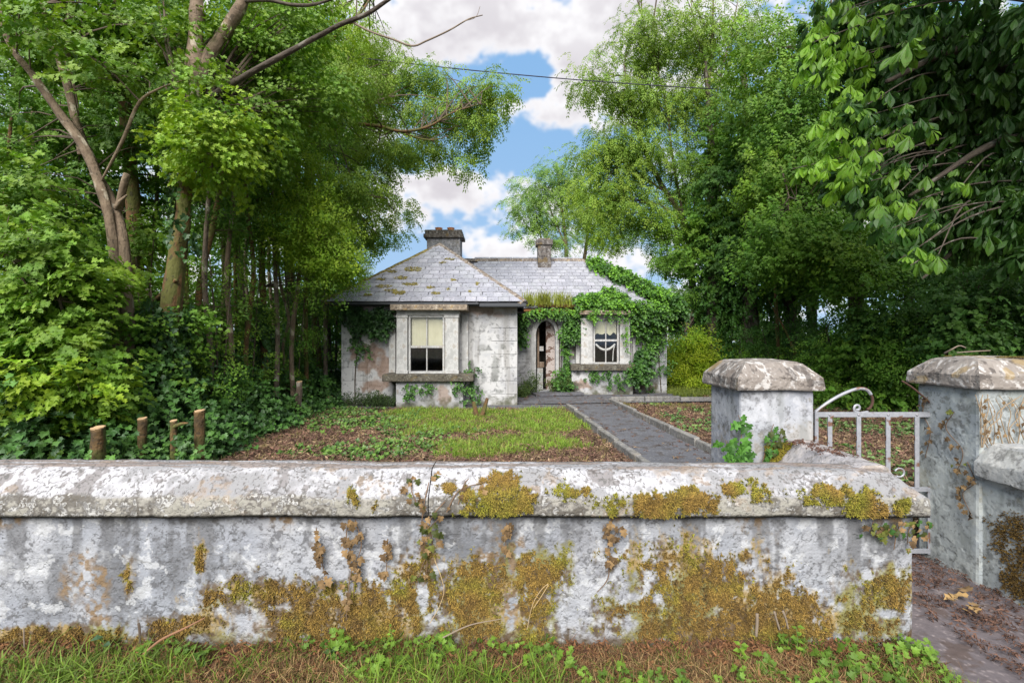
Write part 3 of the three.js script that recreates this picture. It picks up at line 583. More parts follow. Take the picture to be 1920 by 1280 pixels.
// walls with openings
function wallShape(x0, x1, y0, y1, holes, zFront, thick) {
  const s = new THREE.Shape([[x0, y0], [x1, y0], [x1, y1], [x0, y1]].map((p) => new THREE.Vector2(...p))); for (const h of holes) s.holes.push(h);
  const g = new THREE.ExtrudeGeometry(s, { depth: thick, bevelEnabled: false, curveSegments: 12 }); g.translate(0, 0, zFront - thick); return g;
}
const rectHole = (x0, x1, y0, y1) => new THREE.Path([[x0, y0], [x0, y1], [x1, y1], [x1, y0]].map((p) => new THREE.Vector2(...p)));
const DOOR = { x: .975, w: .28, y0: .20, top: 2.19 };
function archPts(w, y0, top) { const r = [], n = 10, sp = top - w * 1.5; r.push([-w, y0], [-w, sp]); for (let i = 1; i < n; i++) { const a = i / n; r.push([-w * Math.cos(a * Math.PI / 2), sp + w * 1.5 * Math.sin(a * Math.PI / 2)]); } r.push([0, top]); for (let i = n - 1; i > 0; i--) { const a = i / n; r.push([w * Math.cos(a * Math.PI / 2), sp + w * 1.5 * Math.sin(a * Math.PI / 2)]); } r.push([w, sp], [w, y0]); return r; }
const archHole = new THREE.Path(archPts(DOOR.w, DOOR.y0, DOOR.top).map(([x, y]) => new THREE.Vector2(x + DOOR.x, y)));
part(cottage, 'front_wall', wUV(wallShape(H.x0, H.xm, -.1, H.top, [rectHole(-2.5, -1.35, .9, 2.15)], H.zf, .3)), M.wing);
part(cottage, 'front_wall', mUV(wallShape(H.xm - .3, H.x1, -.1, H.top, [archHole, rectHole(2.1, 3.15, .9, 2.15)], H.zm, .3)), M.main);
part(cottage, 'side_wall', boxUV(box(H.xm - .3, H.xm - .002, -.1, H.top, H.zm + .003, H.zf - .303), 1.7), M.lime);
part(cottage, 'side_wall', boxUV(box(H.x0, H.x0 + .3, -.1, H.top, H.zb + .3, H.zf - .303), 1.7), M.lime);
part(cottage, 'side_wall', boxUV(box(H.x1 - .3, H.x1, -.1, H.top, H.zb + .3, H.zm - .303), 1.7), M.lime);
part(cottage, 'back_wall', boxUV(box(H.x0, H.x1, -.1, H.top, H.zb, H.zb + .297), 1.7), M.lime);
part(cottage, 'inner_wall', boxUV(box(-3.7, 4.1, -.1, H.top, -15.2, -15.08), 1.7), lime([.35, .3, .25]));
part(cottage, 'floor', boxUV(mergeGeometries([box(-3.7, -.18, .0, .14, -15.07, -11.12), box(-.179, 4.1, .0, .14, -15.07, -13.52)]), 1), std({ color: new THREE.Color().setRGB(.05, .04, .03) }));
part(cottage, 'ceiling', boxUV(mergeGeometries([box(-3.71, -.18, H.top - .08, H.top - .03, -15.07, -11.12), box(-.179, 4.15, H.top - .08, H.top - .03, -15.07, -13.52)]), 1), std({ color: new THREE.Color().setRGB(.2, .18, .15) }));
// corner blocks
{
  const R = rng(9);
  const blocks = (xs, z, uvf, mat, y0, n) => { for (let r = 0; r < n; r++) for (let c = 0; c < xs.length - 1; c++) { const off = (r % 2 ? .05 : -.05) * (c === 0 && xs.length === 3 ? 0 : 1), a = c ? xs[c] + (xs.length === 3 && c === 1 ? (r % 2 ? .04 : -.04) : 0) : xs[c], b = c === 0 ? xs[1] + (r % 2 ? .04 : -.04) : xs[c + 1], y = y0 + r * .311, e = .008; part(cottage, 'quoin', uvf(rbox(a + e, b - e, y + e, Math.min(H.top - .03, y + .311 - e), z - .01, z + .012 + R() * .004, .004)), mat); } };
  blocks([-.50, -.19, H.xm + .004], H.zf, wUV, M.wing, .05, 8);
  blocks([H.x0 - .004, -3.70, -3.40], H.zf, wUV, M.wing, .05, 8);
  blocks([3.86, 4.16, H.x1 + .004], H.zm, mUV, M.main, .06, 8);
  blocks([.14, .46, .66], H.zm, mUV, M.main, .06, 8);
}
// joinery
M.white = std({ map: colorTex(256, 256, (u, v) => { const a = fbmp(u, v * .5, 8, 5), b = fbmp(u, v, 30, 3); let c = mix3([.34, .335, .325], [.45, .445, .435], sstep(a, .35, .6)); c = mix3(c, [.26, .21, .15], sstep(a + (b - .5) * .3, .60, .75) * .5); return mix3(c, [.2, .19, .18], sstep(b, .66, .8) * .4); }), roughness: .8, bumpMap: grainTex, bumpScale: .003 });
M.blind = std({ map: colorTex(128, 128, (u, v) => { const a = fbm(u * 5, v * 5, 4), s = fbm(u * 20, v * 1.5, 3); return mix3([.40, .38, .25], [.52, .50, .36], a * .6 + s * .4); }), roughness: .9, side: THREE.DoubleSide });
M.glass = new THREE.MeshPhysicalMaterial({ color: 0xffffff, transmission: 1, thickness: 0, roughness: .04, ior: 1.5 });
M.slateSill = std({ map: capTex, color: new THREE.Color().setRGB(.42, .42, .36), bumpMap: grainTex, bumpScale: .01 });
M.cornice = std({ map: capTex, color: new THREE.Color().setRGB(1.1, 1.0, .85), bumpMap: grainTex, bumpScale: .008 });
function bay(d, o) {       // d distance of the front face; o: photo columns and heights in metres
  const z = -d, X = (px) => Xat(px, d), t = cottage, uvf = o.uv, zw = o.zw;
  part(t, 'bay_base', uvf(roughen(rbox(X(o.base[0]), X(o.base[1]), -.08, o.sill[0] - .002, zw - .01, z + .0, .015), .004, 4)), o.mat);
  part(t, 'window_sill', boxUV(roughen(new RoundedBoxGeometry(X(o.sillX[1]) - X(o.sillX[0]), o.sill[1] - o.sill[0], d - .0 > 0 ? -zw - d + .16 : 1, 3, .02).translate((X(o.sillX[0]) + X(o.sillX[1])) / 2, (o.sill[0] + o.sill[1]) / 2, (zw + z + .14) / 2 - .02), .012, 6), .9, o.base[0] * .01), M.slateSill);
  const y0 = o.sill[1] + .002, y1 = o.head;
  for (const [a, b] of [o.pl, o.pr]) {
    part(t, 'pilaster', boxUV(rbox(X(a), X(b), y0, y1 - .062, z - .2, z - .02, .006), .6, a * .1), M.white);
    part(t, 'pilaster_cap', boxUV(rbox(X(a) - .015, X(b) + .015, y1 - .06, y1 - .002, z - .2, z - .005, .006), .6), M.white);
    part(t, 'pilaster_foot', boxUV(rbox(X(a) - .012, X(b) + .012, y0 + .001, y0 + .08, z - .19, z - .008, .006), .6), M.white);
  }
  for (const [a, b] of o.back) part(t, 'wall_pilaster', boxUV(rbox(Xat(a, -zw - .05), Xat(b, -zw - .05), y0, y1 + .02, zw - .01, zw + .06, .006), .6, a * .1), M.white);
  for (const s of [0, 1]) {                           // the narrow returns of the bay, each with a slit of glass
    const xe = s ? X(o.pr[1]) - .05 : X(o.pl[0]), za = zw + .062, zb = z - .203;
    if (zb > za) { part(t, 'side_post', boxUV(rbox(xe, xe + .05, y0, y1, za, zb, .004), .6), M.white); }
  }
  part(t, 'bay_lintel', boxUV(rbox(X(o.pl[0]) - .01, X(o.pr[1]) + .01, y1, o.cor[0] - .002, zw - .01, z - .03, .006), .6), M.white);
  part(t, 'cornice', boxUV(roughen(new RoundedBoxGeometry(X(o.corX[1]) - X(o.corX[0]), o.cor[1] - o.cor[0], -zw - d + .16, 3, .012).translate((X(o.corX[0]) + X(o.corX[1])) / 2, (o.cor[0] + o.cor[1]) / 2, (zw + z + .14) / 2 - .01), .006, 5), .8), M.cornice);
  // sash window
  const w = new THREE.Group(); w.name = 'window'; w.position.set((X(o.win[0]) + X(o.win[1])) / 2 - t.position.x, y0, z - .1 - t.position.z); t.add(w);
  const a = X(o.win[0]), b = X(o.win[1]), m = (a + b) / 2, zf = z - .09, meet = o.meet, f = .045, bar = (x0, x1, ya, yb, dz, n = 'frame') => part(w, n, boxUV(rbox(x0, x1, ya, yb, zf - .045 + dz, zf + dz, .004), .5, x0), M.white);
  bar(a, a + f, y0, y1 - .003, .02); bar(b - f, b, y0, y1 - .003, .02); bar(a + f, b - f, y1 - .05, y1 - .003, .02); bar(a + f, b - f, y0 + .002, y0 + .05, .02, 'bottom_rail');
  bar(a + f, b - f, meet - .028, meet + .028, .005, 'meeting_rail'); bar(m - .013, m + .013, y0 + .05, meet - .028, -.01, 'glazing_bar'); bar(m - .013, m + .013, meet + .028, y1 - .05, -.01, 'glazing_bar');
  for (const s of [0, 1]) for (const [ya, yb] of [[y0 + .05, meet - .028], [meet + .028, y1 - .05]]) part(w, 'pane', box(s ? m + .013 : a + f, s ? b - f : m - .013, ya, yb, zf - .034, zf - .031), M.glass);
  const pos = [], idx = [], uv = [], n = 18; for (let j = 0; j <= n; j++) for (let i = 0; i <= n; i++) { const u = i / n, v = j / n, bot = o.blind + (o.torn ? (.05 * Math.abs(Math.sin(u * 9)) + .07 * (vn(u * 9, 4) - .5)) : .004 * Math.sin(u * 9)); pos.push(lerp(a + .05, b - .05, u), lerp(y1 - .01, bot, v), zf - .075 - .006 * Math.sin(u * 14 + v * 2)); uv.push(u, v); }
  for (let j = 0; j < n; j++) for (let i = 0; i < n; i++) { const q = j * (n + 1) + i; idx.push(q, q + n + 1, q + 1, q + 1, q + n + 1, q + n + 2); }
  const g = new THREE.BufferGeometry(); g.setAttribute('position', new THREE.Float32BufferAttribute(pos, 3)); g.setAttribute('uv', new THREE.Float32BufferAttribute(uv, 2)); g.setIndex(idx); g.computeVertexNormals(); part(w, 'blind', g, M.blind);
  if (o.torn) {                                       // a sagging net curtain behind the lower panes
    const pts = [], net = std({ color: new THREE.Color().setRGB(.42, .42, .40), side: THREE.DoubleSide });
    for (let i = 0; i <= 10; i++) { const u = i / 10; pts.push([V(lerp(a + .08, b - .08, u), meet - .10 - .17 * (1 - (2 * u - 1) ** 2) , zf - .08 + .01 * Math.sin(i * 2)), .028 + .012 * Math.sin(u * 3.14)]); }
    part(w, 'net_curtain', tube(pts, 8, .03, .4, 3), net);
    part(w, 'net_curtain', tube([[V(b - .09, meet - .1, zf - .08), .02], [V(b - .13, meet - .3, zf - .08), .014], [V(b - .15, y0 + .08, zf - .08), .016]], 6, .04, .4), net);
  }
  // dark room boards behind, so that the bay is closed at its top and bottom
  part(t, 'bay_floor', box(X(o.pl[0]) + .02, X(o.pr[1]) - .02, o.sill[1] + .003, o.sill[1] + .02, zw - .2, z - .21), M.slateSill);
  return w;
}
bay(10.38, { zw: H.zf, uv: wUV, mat: M.wing, base: [742, 868], sillX: [719, 888], sill: [.70, .865], head: 2.20, pl: [743, 763], pr: [834, 859], back: [[729, 741], [866, 878]], cor: [2.30, 2.43], corX: [734, 877], win: [764.5, 832.5], meet: Yat(650, 10.38), blind: Yat(649, 10.38) });
bay(12.80, { zw: H.zm, uv: mUV, mat: M.main, base: [1072, 1187], sillX: [1070, 1189], sill: [.79, .965], head: 2.26, pl: [1090, 1112], pr: [1163, 1182], back: [[1080, 1089], [1187, 1192]], cor: [2.34, 2.46], corX: [1086, 1180], win: [1113.5, 1161.5], meet: Yat(638, 12.8), blind: Yat(628, 12.8), torn: true });
// door in its arch
{
  const trim = (w0, w1, dep, zf) => { const s = new THREE.Shape(archPts(w1, DOOR.y0 - .05, DOOR.top + (w1 - DOOR.w)).map(([x, y]) => new THREE.Vector2(x + DOOR.x, y))); s.holes.push(new THREE.Path(archPts(w0, DOOR.y0 - .06 + .012, DOOR.top + (w0 - DOOR.w)).map(([x, y]) => new THREE.Vector2(x + DOOR.x, y)))); const g = new THREE.ExtrudeGeometry(s, { depth: dep, bevelEnabled: true, bevelSize: .006, bevelThickness: .006, bevelSegments: 1, curveSegments: 10 }); g.translate(0, 0, zf); return g; };
  part(cottage, 'door_surround', boxUV(trim(DOOR.w + .008, DOOR.w + .14, .03, H.zm), .8), M.white);
  const D = new THREE.Group(); D.name = 'door'; D.position.set(DOOR.x - cottage.position.x, DOOR.y0, H.zm - .24 - cottage.position.z); cottage.add(D);
  const wood = std({ map: barkTex, color: new THREE.Color().setRGB(1.5, 1.4, 1.35) }), peel = std({ map: colorTex(128, 256, (u, v) => { const a = fbmp(u, v, 7, 5), b = fbmp(u, v, 22, 4); let c = mix3([.36, .30, .27], [.48, .43, .41], a); return mix3(c, [.12, .07, .05], sstep(a + (b - .5) * .7 + (v - .3) * .1, .56, .66)); }) });
  part(D, 'door_leaf', boxUV(box(DOOR.x + .02, DOOR.x + DOOR.w + .03, DOOR.y0, DOOR.top + .02, H.zm - .25, H.zm - .21), .7), peel);
  part(D, 'door_leaf', boxUV(rbox(DOOR.x - .24, DOOR.x - .07, DOOR.y0, DOOR.y0 + .62, H.zm - .24, H.zm - .20, .005), .7, .2, .4), M.white);
  part(D, 'door_stile', boxUV(rbox(DOOR.x - .235, DOOR.x - .18, DOOR.y0 + .63, DOOR.top - .2, H.zm - .25, H.zm - .21, .005), .7), wood);
  part(D, 'lock_rail', boxUV(rbox(DOOR.x - .17, DOOR.x - .03, DOOR.y0 + .64, DOOR.y0 + .80, H.zm - .27, H.zm - .22, .005), .7), wood);
  part(D, 'upper_rail', boxUV(rbox(DOOR.x - .175, DOOR.x - .05, DOOR.y0 + 1.12, DOOR.y0 + 1.26, H.zm - .27, H.zm - .22, .005), .7), M.white);
  part(cottage, 'door_sill', boxUV(rbox(DOOR.x - .3, DOOR.x + .3, .1, DOOR.y0 - .012, H.zm - .25, H.zm + .12, .012), .7), M.lime);
}
// ------------------------------------------------------------------ roofs
M.slateDeck = std({ color: new THREE.Color().setRGB(.10, .10, .115) });
const slateTex = [0, 1, 2].map((k) => colorTex(128, 128, (u, v) => { const a = fbmp(u, v, 5 + k, 5), b = fbmp(u + .3 * k, v, 20, 3); let c = mix3([.26, .262, .298], [.37, .37, .41], a); c = mix3(c, [.52, .52, .55], sstep(b, .6, .75) * .4); return mix3(c, [.10, .095, .09], sstep(fbmp(u + .6, v + k * .2, 9, 4), .62, .74) * .5); }));
M.slates = [0, 1, 2, 3, 4, 5].map((i) => std({ map: slateTex[i % 3], color: new THREE.Color().setRGB(...[[.9, .9, .92], [1, 1, 1], [.78, .78, .80], [1.06, 1.05, 1.06], [.94, .93, .95], [.85, .86, .85]][i]), roughness: .55 }));
const TP = (4.31 - 2.50) / 2.33, RW = { x0: -4.35, x1: .31, ze: -10.5, ye: 2.50 }, RC = (RW.x0 + RW.x1) / 2, RA = V(RC, 4.31, RW.ze - 2.33);
const RM = { ze: -12.95, ye: 2.53, x1: 4.52, zr: -15.25, yr: 4.31 }, RR = V(2.32, RM.yr, RM.zr);
function poly(pts, dn = .0) { const t = []; for (let i = 1; i < pts.length - 1; i++) for (const k of [0, i, i + 1]) t.push(pts[k].x, pts[k].y - dn, pts[k].z); return boxUV(geoFrom(t), 1); }
const eL = V(RW.x0, RW.ye, RW.ze), eR = V(RW.x1, RW.ye, RW.ze), mJ = V(RC, 4.31, RM.zr);
function roofGroup() { const g = new THREE.Group(); g.name = 'roof'; cottage.add(g); return g; }
const roof = roofGroup(), roof2 = roofGroup();
part(roof, 'roof_deck', poly([eL, eR, RA], .012), M.slateDeck);
part(roof, 'roof_slope', poly([eR, V(RW.x1, RW.ye, -13.0), V(RC, 4.31, RM.zr), RA], .012), M.slateDeck);
part(roof, 'roof_slope', poly([V(RW.x0, RW.ye, -17.4), eL, RA, V(RC, 4.31, -17.4)], .012), M.slateDeck);
part(roof2, 'roof_deck', poly([V(RC, RM.ye, RM.ze), V(RM.x1, RM.ye, RM.ze), RR, V(RC, RM.yr, RM.zr)], .012), M.slateDeck);
part(roof2, 'roof_slope', poly([V(RM.x1, RM.ye, RM.ze), V(RM.x1, RM.ye, -17.5), RR], .012), M.slateDeck);
part(roof2, 'roof_slope', poly([V(RM.x1, RM.ye, -17.5), V(RC, RM.ye, -17.5), V(RC, RM.yr, RM.zr), RR], .012), M.slateDeck);
const clipPoly = (P, inside) => { for (const [nx, ny, c] of inside) { const o = []; for (let i = 0; i < P.length; i++) { const a = P[i], b = P[(i + 1) % P.length], da = nx * a[0] + ny * a[1] - c, db = nx * b[0] + ny * b[1] - c; if (da >= 0) o.push(a); if (da * db < 0) { const t = da / (da - db); o.push([a[0] + (b[0] - a[0]) * t, a[1] + (b[1] - a[1]) * t]); } } P = o; if (P.length < 3) return []; } return P; };
let slateLeft = 296; const restSlates = [];
const sharedSlate = new Map();
function slateGeo(P, u0, v0, full) {                  // polygon in slope coordinates, local to (u0, v0)
  const pos = [], n = P.length, q = P.map(([u, v]) => [u - u0, v - v0]), th = .009, lift = (v) => .016 - v * .045;
  for (let i = 1; i < n - 1; i++) for (const k of [0, i, i + 1]) pos.push(q[k][0], q[k][1], lift(q[k][1]) + th);
  for (let i = 0; i < n; i++) { const a = q[i], b = q[(i + 1) % n]; if (a[1] > .05 && b[1] > .05) continue; const A = [a[0], a[1], lift(a[1])], B = [b[0], b[1], lift(b[1])]; pos.push(...A, ...B, B[0], B[1], B[2] + th, ...A, B[0], B[1], B[2] + th, A[0], A[1], A[2] + th); }
  const g = geoFrom(pos), uv = []; for (let i = 0; i < pos.length; i += 3) uv.push(pos[i] * 2.2 + (full ?? u0 * 1.7), pos[i + 1] * 2.2 + (full ?? v0)); g.setAttribute('uv', new THREE.Float32BufferAttribute(uv, 2)); return g;
}
function slateField(rf, O, uD, vD, inside, U, Vm, rowH, w, seed) {
  const R = rng(seed), nrm = uD.clone().cross(vD), base = new THREE.Matrix4().makeBasis(uD, vD, nrm);
  for (let r = 0; r * rowH < Vm; r++) for (let k = -1; k * w < U + w; k++) {
    const u0 = k * w + (r % 2 ? w / 2 : 0) + (R() - .5) * .012, v0 = r * rowH + (R() - .5) * .010, e = .003 + R() * .003, j = Math.floor(R() * 6), slip = false;
    if (slip) continue;
    const rect = [[u0 + e, v0], [u0 + w - e, v0], [u0 + w - e, v0 + rowH * 1.35], [u0 + e, v0 + rowH * 1.35]], P = clipPoly(rect, inside); if (P.length < 3) continue;
    let area = 0; for (let i = 0; i < P.length; i++) { const a = P[i], b = P[(i + 1) % P.length]; area += a[0] * b[1] - b[0] * a[1]; } if (Math.abs(area) < .006) continue;
    const whole = Math.abs(area) > 2 * (w - 2 * e) * rowH * 1.35 * .995; let g;
    if (whole) { const key = rf.id + '_' + j; if (!sharedSlate.has(key)) sharedSlate.set(key, slateGeo([[.004, 0], [w - .004, 0], [w - .004, rowH * 1.35], [.004, rowH * 1.35]], 0, 0, j * .37)); g = sharedSlate.get(key); }
    else g = slateGeo(P, u0, v0);
    const p = O.clone().addScaledVector(uD, u0).addScaledVector(vD, v0), m = base.clone().multiply(new THREE.Matrix4().makeRotationZ((R() - .5) * .012)).setPosition(p);
    if (slateLeft-- > 0) piece(rf, 'slate', g, M.slates[j], m); else restSlates.push([g.clone().applyMatrix4(m), j]);
  }
}
{
  const vD = V(0, 1.81, -2.33).normalize(), L = Math.hypot(1.81, 2.33), h = 2.33;
  slateField(roof, eL.clone().add(V(0, .0, .03)), V(1, 0, 0), vD, [[L, -h, -.02], [-L, -h, -L * 2 * h - .02]], 4.66, L, .205, .252, 3);
  const run = RM.ze - RM.zr, rise = RM.yr - RM.ye, L2 = Math.hypot(run, rise), v2 = V(0, rise, -run).normalize(), O = V(-1.0, RM.ye, RM.ze + .03), hx = RM.x1 - RR.x;
  // left edge follows the valley with the wing roof
  slateField(roof2, O, V(1, 0, 0), v2, [[L2, 2.3, L2 * 1.1], [-L2, -hx, -L2 * (RM.x1 + 1.0) - .02]].map((q, i) => i ? q : [L2, 1.6, L2 * 1.0]), 5.7, L2, .200, .252, 4);
  // merged by tone: the upper slates, too small to pick apart
  const byTone = new Map(); for (const [g, j] of restSlates) { const k = j % 3; if (!byTone.has(k)) byTone.set(k, []); byTone.get(k).push(g); }
  for (const [k, list] of byTone) part(roof2, 'upper_slates', mergeGeometries(list), M.slates[k], 'stuff');
}
// ridge and hip tiles
M.ridge = std({ map: capTex, color: new THREE.Color().setRGB(.9, .85, .8), bumpMap: grainTex, bumpScale: .012 });
M.ridgeMoss = std({ map: capTex, color: new THREE.Color().setRGB(.85, .78, .30), bumpMap: grainTex, bumpScale: .016 });
function tiles(rf, a, b, n, mat, w = .13, lift = .015) {
  const d = b.clone().sub(a), L = d.length() / n, x = d.clone().normalize(), z = x.clone().cross(V(0, 1, 0)).normalize(), y = z.clone().cross(x), R = rng(n * 13 + Math.round(a.x * 10));
  for (let i = 0; i < n; i++) {
    const prof = [[-w, -.085], [-w * .6, -.012], [-.03, .025], [.03, .025], [w * .6, -.012], [w, -.085], [w, -.10], [0, -.01], [-w, -.10]].map(([p, q]) => [p, q]);
    const g = boxUV(loft([...prof, prof[0]], .006, L - .006, 3, (q) => { q[1] += .012 * n3(q[0] * 7 + i * 3, q[1] * 9, q[2] * 9 + i); }), .8, R(), R());
    piece(rf, 'ridge_tile', g, typeof mat === 'function' ? mat(i) : mat, new THREE.Matrix4().makeBasis(x, y, z.clone().negate().negate()).setPosition(a.clone().addScaledVector(x, i * L).addScaledVector(y, lift + R() * .01)));
  }
}
tiles(roof, eL, RA, 8, (i) => i < 7 ? M.ridgeMoss : M.ridge); tiles(roof, eR, RA, 8, M.ridge);
tiles(roof2, V(RC, RM.yr, RM.zr), RR, 11, M.ridge, .15); tiles(roof2, V(RM.x1, RM.ye, RM.ze), RR, 8, M.ridge);
tiles(roof, RA.clone().add(V(0, .005, -.02)), mJ.clone().add(V(0, .005, .1)), 6, M.ridge, .13);
// gutters and boards
M.gutter = std({ color: new THREE.Color().setRGB(.035, .038, .045), roughness: .6 });
M.gutterRust = std({ map: mossBarkTex, color: new THREE.Color().setRGB(1.3, .9, .7), roughness: .9 });
part(roof, 'eave_board', boxUV(rbox(RW.x0 + .04, RW.x1 - .04, 2.43, 2.485, RW.ze - .09, RW.ze - .05, .004), 1), M.gutter);
part(roof, 'gutter', boxUV(rbox(-.75, RW.x1 + .02, 2.385, 2.475, RW.ze - .045, RW.ze + .06, .02), 1), M.gutter);
part(roof, 'gutter', boxUV(rbox(RW.x0, -.755, 2.44, 2.485, RW.ze - .045, RW.ze + .04, .012), 1), M.gutter);
part(roof, 'soffit', box(RW.x0 + .04, RW.x1 - .04, 2.425, 2.43, H.zf + .02, RW.ze - .05), M.gutter);
part(roof2, 'gutter', boxUV(rbox(.33, RM.x1, 2.43, 2.51, RM.ze - .04, RM.ze + .07, .025), 1), M.gutterRust);
part(roof2, 'eave_board', boxUV(rbox(.33, RM.x1 - .05, 2.44, 2.52, RM.ze - .09, RM.ze - .042, .004), 1), M.gutter);
// chimneys
M.chimney = lime([.85, .82, .84]); M.chimneyDark = std({ map: capTex, color: new THREE.Color().setRGB(.62, .62, .64), bumpMap: grainTex, bumpScale: .01 });
M.pot = std({ map: colorTex(64, 64, (u, v) => mix3([.52, .20, .09], [.66, .30, .15], fbmp(u, v, 6, 4))), roughness: .85 });
{
  const d = 14.1, x0 = Xat(800, d), x1 = Xat(863, d), z = -d, c = new THREE.Group(); c.name = 'chimney'; cottage.add(c);
  part(c, 'stack', boxUV(roughen(rbox(x0, x1, 3.6, Yat(446, d), z - .55, z, .01), .006, 4), 1.5), M.chimney);
  part(c, 'collar', boxUV(roughen(rbox(x0 - .09, x1 + .09, Yat(446, d) + .001, Yat(439, d), z - .64, z + .09, .012), .006, 5), .9), M.chimneyDark);
  part(c, 'cap', boxUV(roughen(rbox(x0 - .05, x1 + .05, Yat(439, d) + .001, Yat(431, d), z - .6, z + .05, .015), .01, 5), .9), M.chimneyDark);
  for (const px of [820, 843]) { const x = Xat(px, d), y = Yat(431, d) - .01, prof = [[.02, 0], [.115, 0], [.11, .02], [.10, .05], [.098, .10], [.115, .11], [.12, .135], [.10, .14], [.085, .13], [.08, .02]].map((p) => new THREE.Vector2(...p)); const g = new THREE.LatheGeometry(prof, 14); g.translate(x, y, z - .27); part(c, 'chimney_pot', g, M.pot); }
  const d2 = 14.75, a = Xat(1008.5, d2), b = Xat(1033.5, d2), c2 = new THREE.Group(); c2.name = 'chimney'; cottage.add(c2);
  part(c2, 'stack', boxUV(roughen(rbox(a, b, 3.6, Yat(459, d2), -d2 - .42, -d2, .01), .006, 4), 1.3, .3), M.chimneyDark);
  part(c2, 'cap', boxUV(roughen(rbox(a - .055, b + .055, Yat(459, d2) + .001, Yat(449, d2), -d2 - .47, -d2 + .055, .012), .006, 4), .9, .1), M.chimneyDark);
  part(c2, 'top_course', boxUV(roughen(rbox(a + .02, b - .02, Yat(449, d2) + .001, Yat(446, d2), -d2 - .4, -d2 - .02, .01), .008, 4), .9, .5), M.ridge);
}
// moss cushions and lichen on the slates
{
  const R = rng(21), S = new Scatter(), n = V(0, 2.33, 1.81).normalize();
  const spots = [[775, 508, 18, 4], [752, 524, 14, 3], [770, 536, 16, 3], [748, 552, 12, 4], [715, 527, 8, 2.5], [733, 548, 12, 3], [830, 495, 7, 2], [850, 528, 6, 2.5], [817, 553, 8, 3], [808, 542, 7, 2], [690, 556, 8, 3], [735, 512, 10, 3], [840, 545, 3, 2], [895, 535, 3, 3], [720, 540, 16, 3], [842, 489, 10, 2], [880, 550, 4, 2]];
  for (const s of spots) for (let i = 0; i < s[2] * s[3] * 2.2; i++) {
    const a = R() * 6.28, r = Math.sqrt(R()), px = s[0] + Math.cos(a) * r * s[2], py = s[1] + Math.sin(a) * r * s[3];
    // on the slope: y = ye + (zE - z) * TP
    const kx = (px - 960) / FOCAL, ky = (640 - py) / FOCAL, d = (RW.ye - EYE + RW.ze * TP) / (ky - TP), p = V(kx * d, EYE + ky * d + .03, -d); if (!isFinite(d) || d < 10 || d > 13) continue;
    S.add(p, onNormal(n, R), .45 + R() * .6, R() < .75 ? [.24, .20, .05] : [.09, .08, .05]);
  }
  S.build('roof_moss', tuft(14, 8, .045, .02, 1.1), M.moss, roof, 'stuff');
}
part(cottage, 'door_step', boxUV(roughen(new RoundedBoxGeometry(1.35, .07, .62, 3, .015).rotateZ(.012).rotateY(.16).translate(1.26, .16, -12.66), .008, 5), .9), M.asphalt);

// ------------------------------------------------------------------ trees
const G = {
  maple: spray(31, 13, .30, .060, .045, { lobed: SYC_OUT, droop: .25 }), maple2: spray(32, 14, .34, .062, .045, { lobed: SYC_OUT, droop: .35 }),
  small: spray(33, 18, .34, .048, .03, { droop: .2 }), small2: spray(34, 20, .36, .05, .03, { droop: .35, jitter: .9 }),
  broad: spray(35, 15, .46, .09, .055, { droop: .3, jitter: .9 }), ivy: spray(36, 9, .24, .07, .06, { lobed: IVY_OUT, droop: .5 }), ivyFar: spray(37, 14, .36, .085, .07, { droop: .5, jitter: 1 }),
  ash: ashSpray(38, 3, .20, .062, .026), ash2: ashSpray(39, 3, .24, .072, .030), shrub: spray(40, 26, .42, .06, .03, { droop: .1, jitter: 1 }),
};
function clump(S, R, c, rad, n, size, cols, o = {}) {
  const tint = R(), { flat = .65, droop = .15, out = null } = o;
  for (let i = 0; i < n; i++) {
    const d = sphereDir(R); d.y *= flat; const p = c.clone().addScaledVector(d, rad * (.35 + .65 * Math.sqrt(R())));
    const axis = V(d.x + (R() - .5) * .9, d.y * .4 - droop + (R() - .5) * .8, d.z + (R() - .5) * .9); if (out) axis.addScaledVector(out, .35); if (axis.lengthSq() < 1e-4) axis.set(1, 0, 0);
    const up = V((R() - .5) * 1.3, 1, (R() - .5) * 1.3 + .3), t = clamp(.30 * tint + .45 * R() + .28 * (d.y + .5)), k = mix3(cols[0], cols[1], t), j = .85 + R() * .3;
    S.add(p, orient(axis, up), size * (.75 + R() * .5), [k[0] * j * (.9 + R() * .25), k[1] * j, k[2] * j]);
  }
}
const trunkPts = (list) => list.map(([px, py, d, r]) => [at(px, py, d), r]);
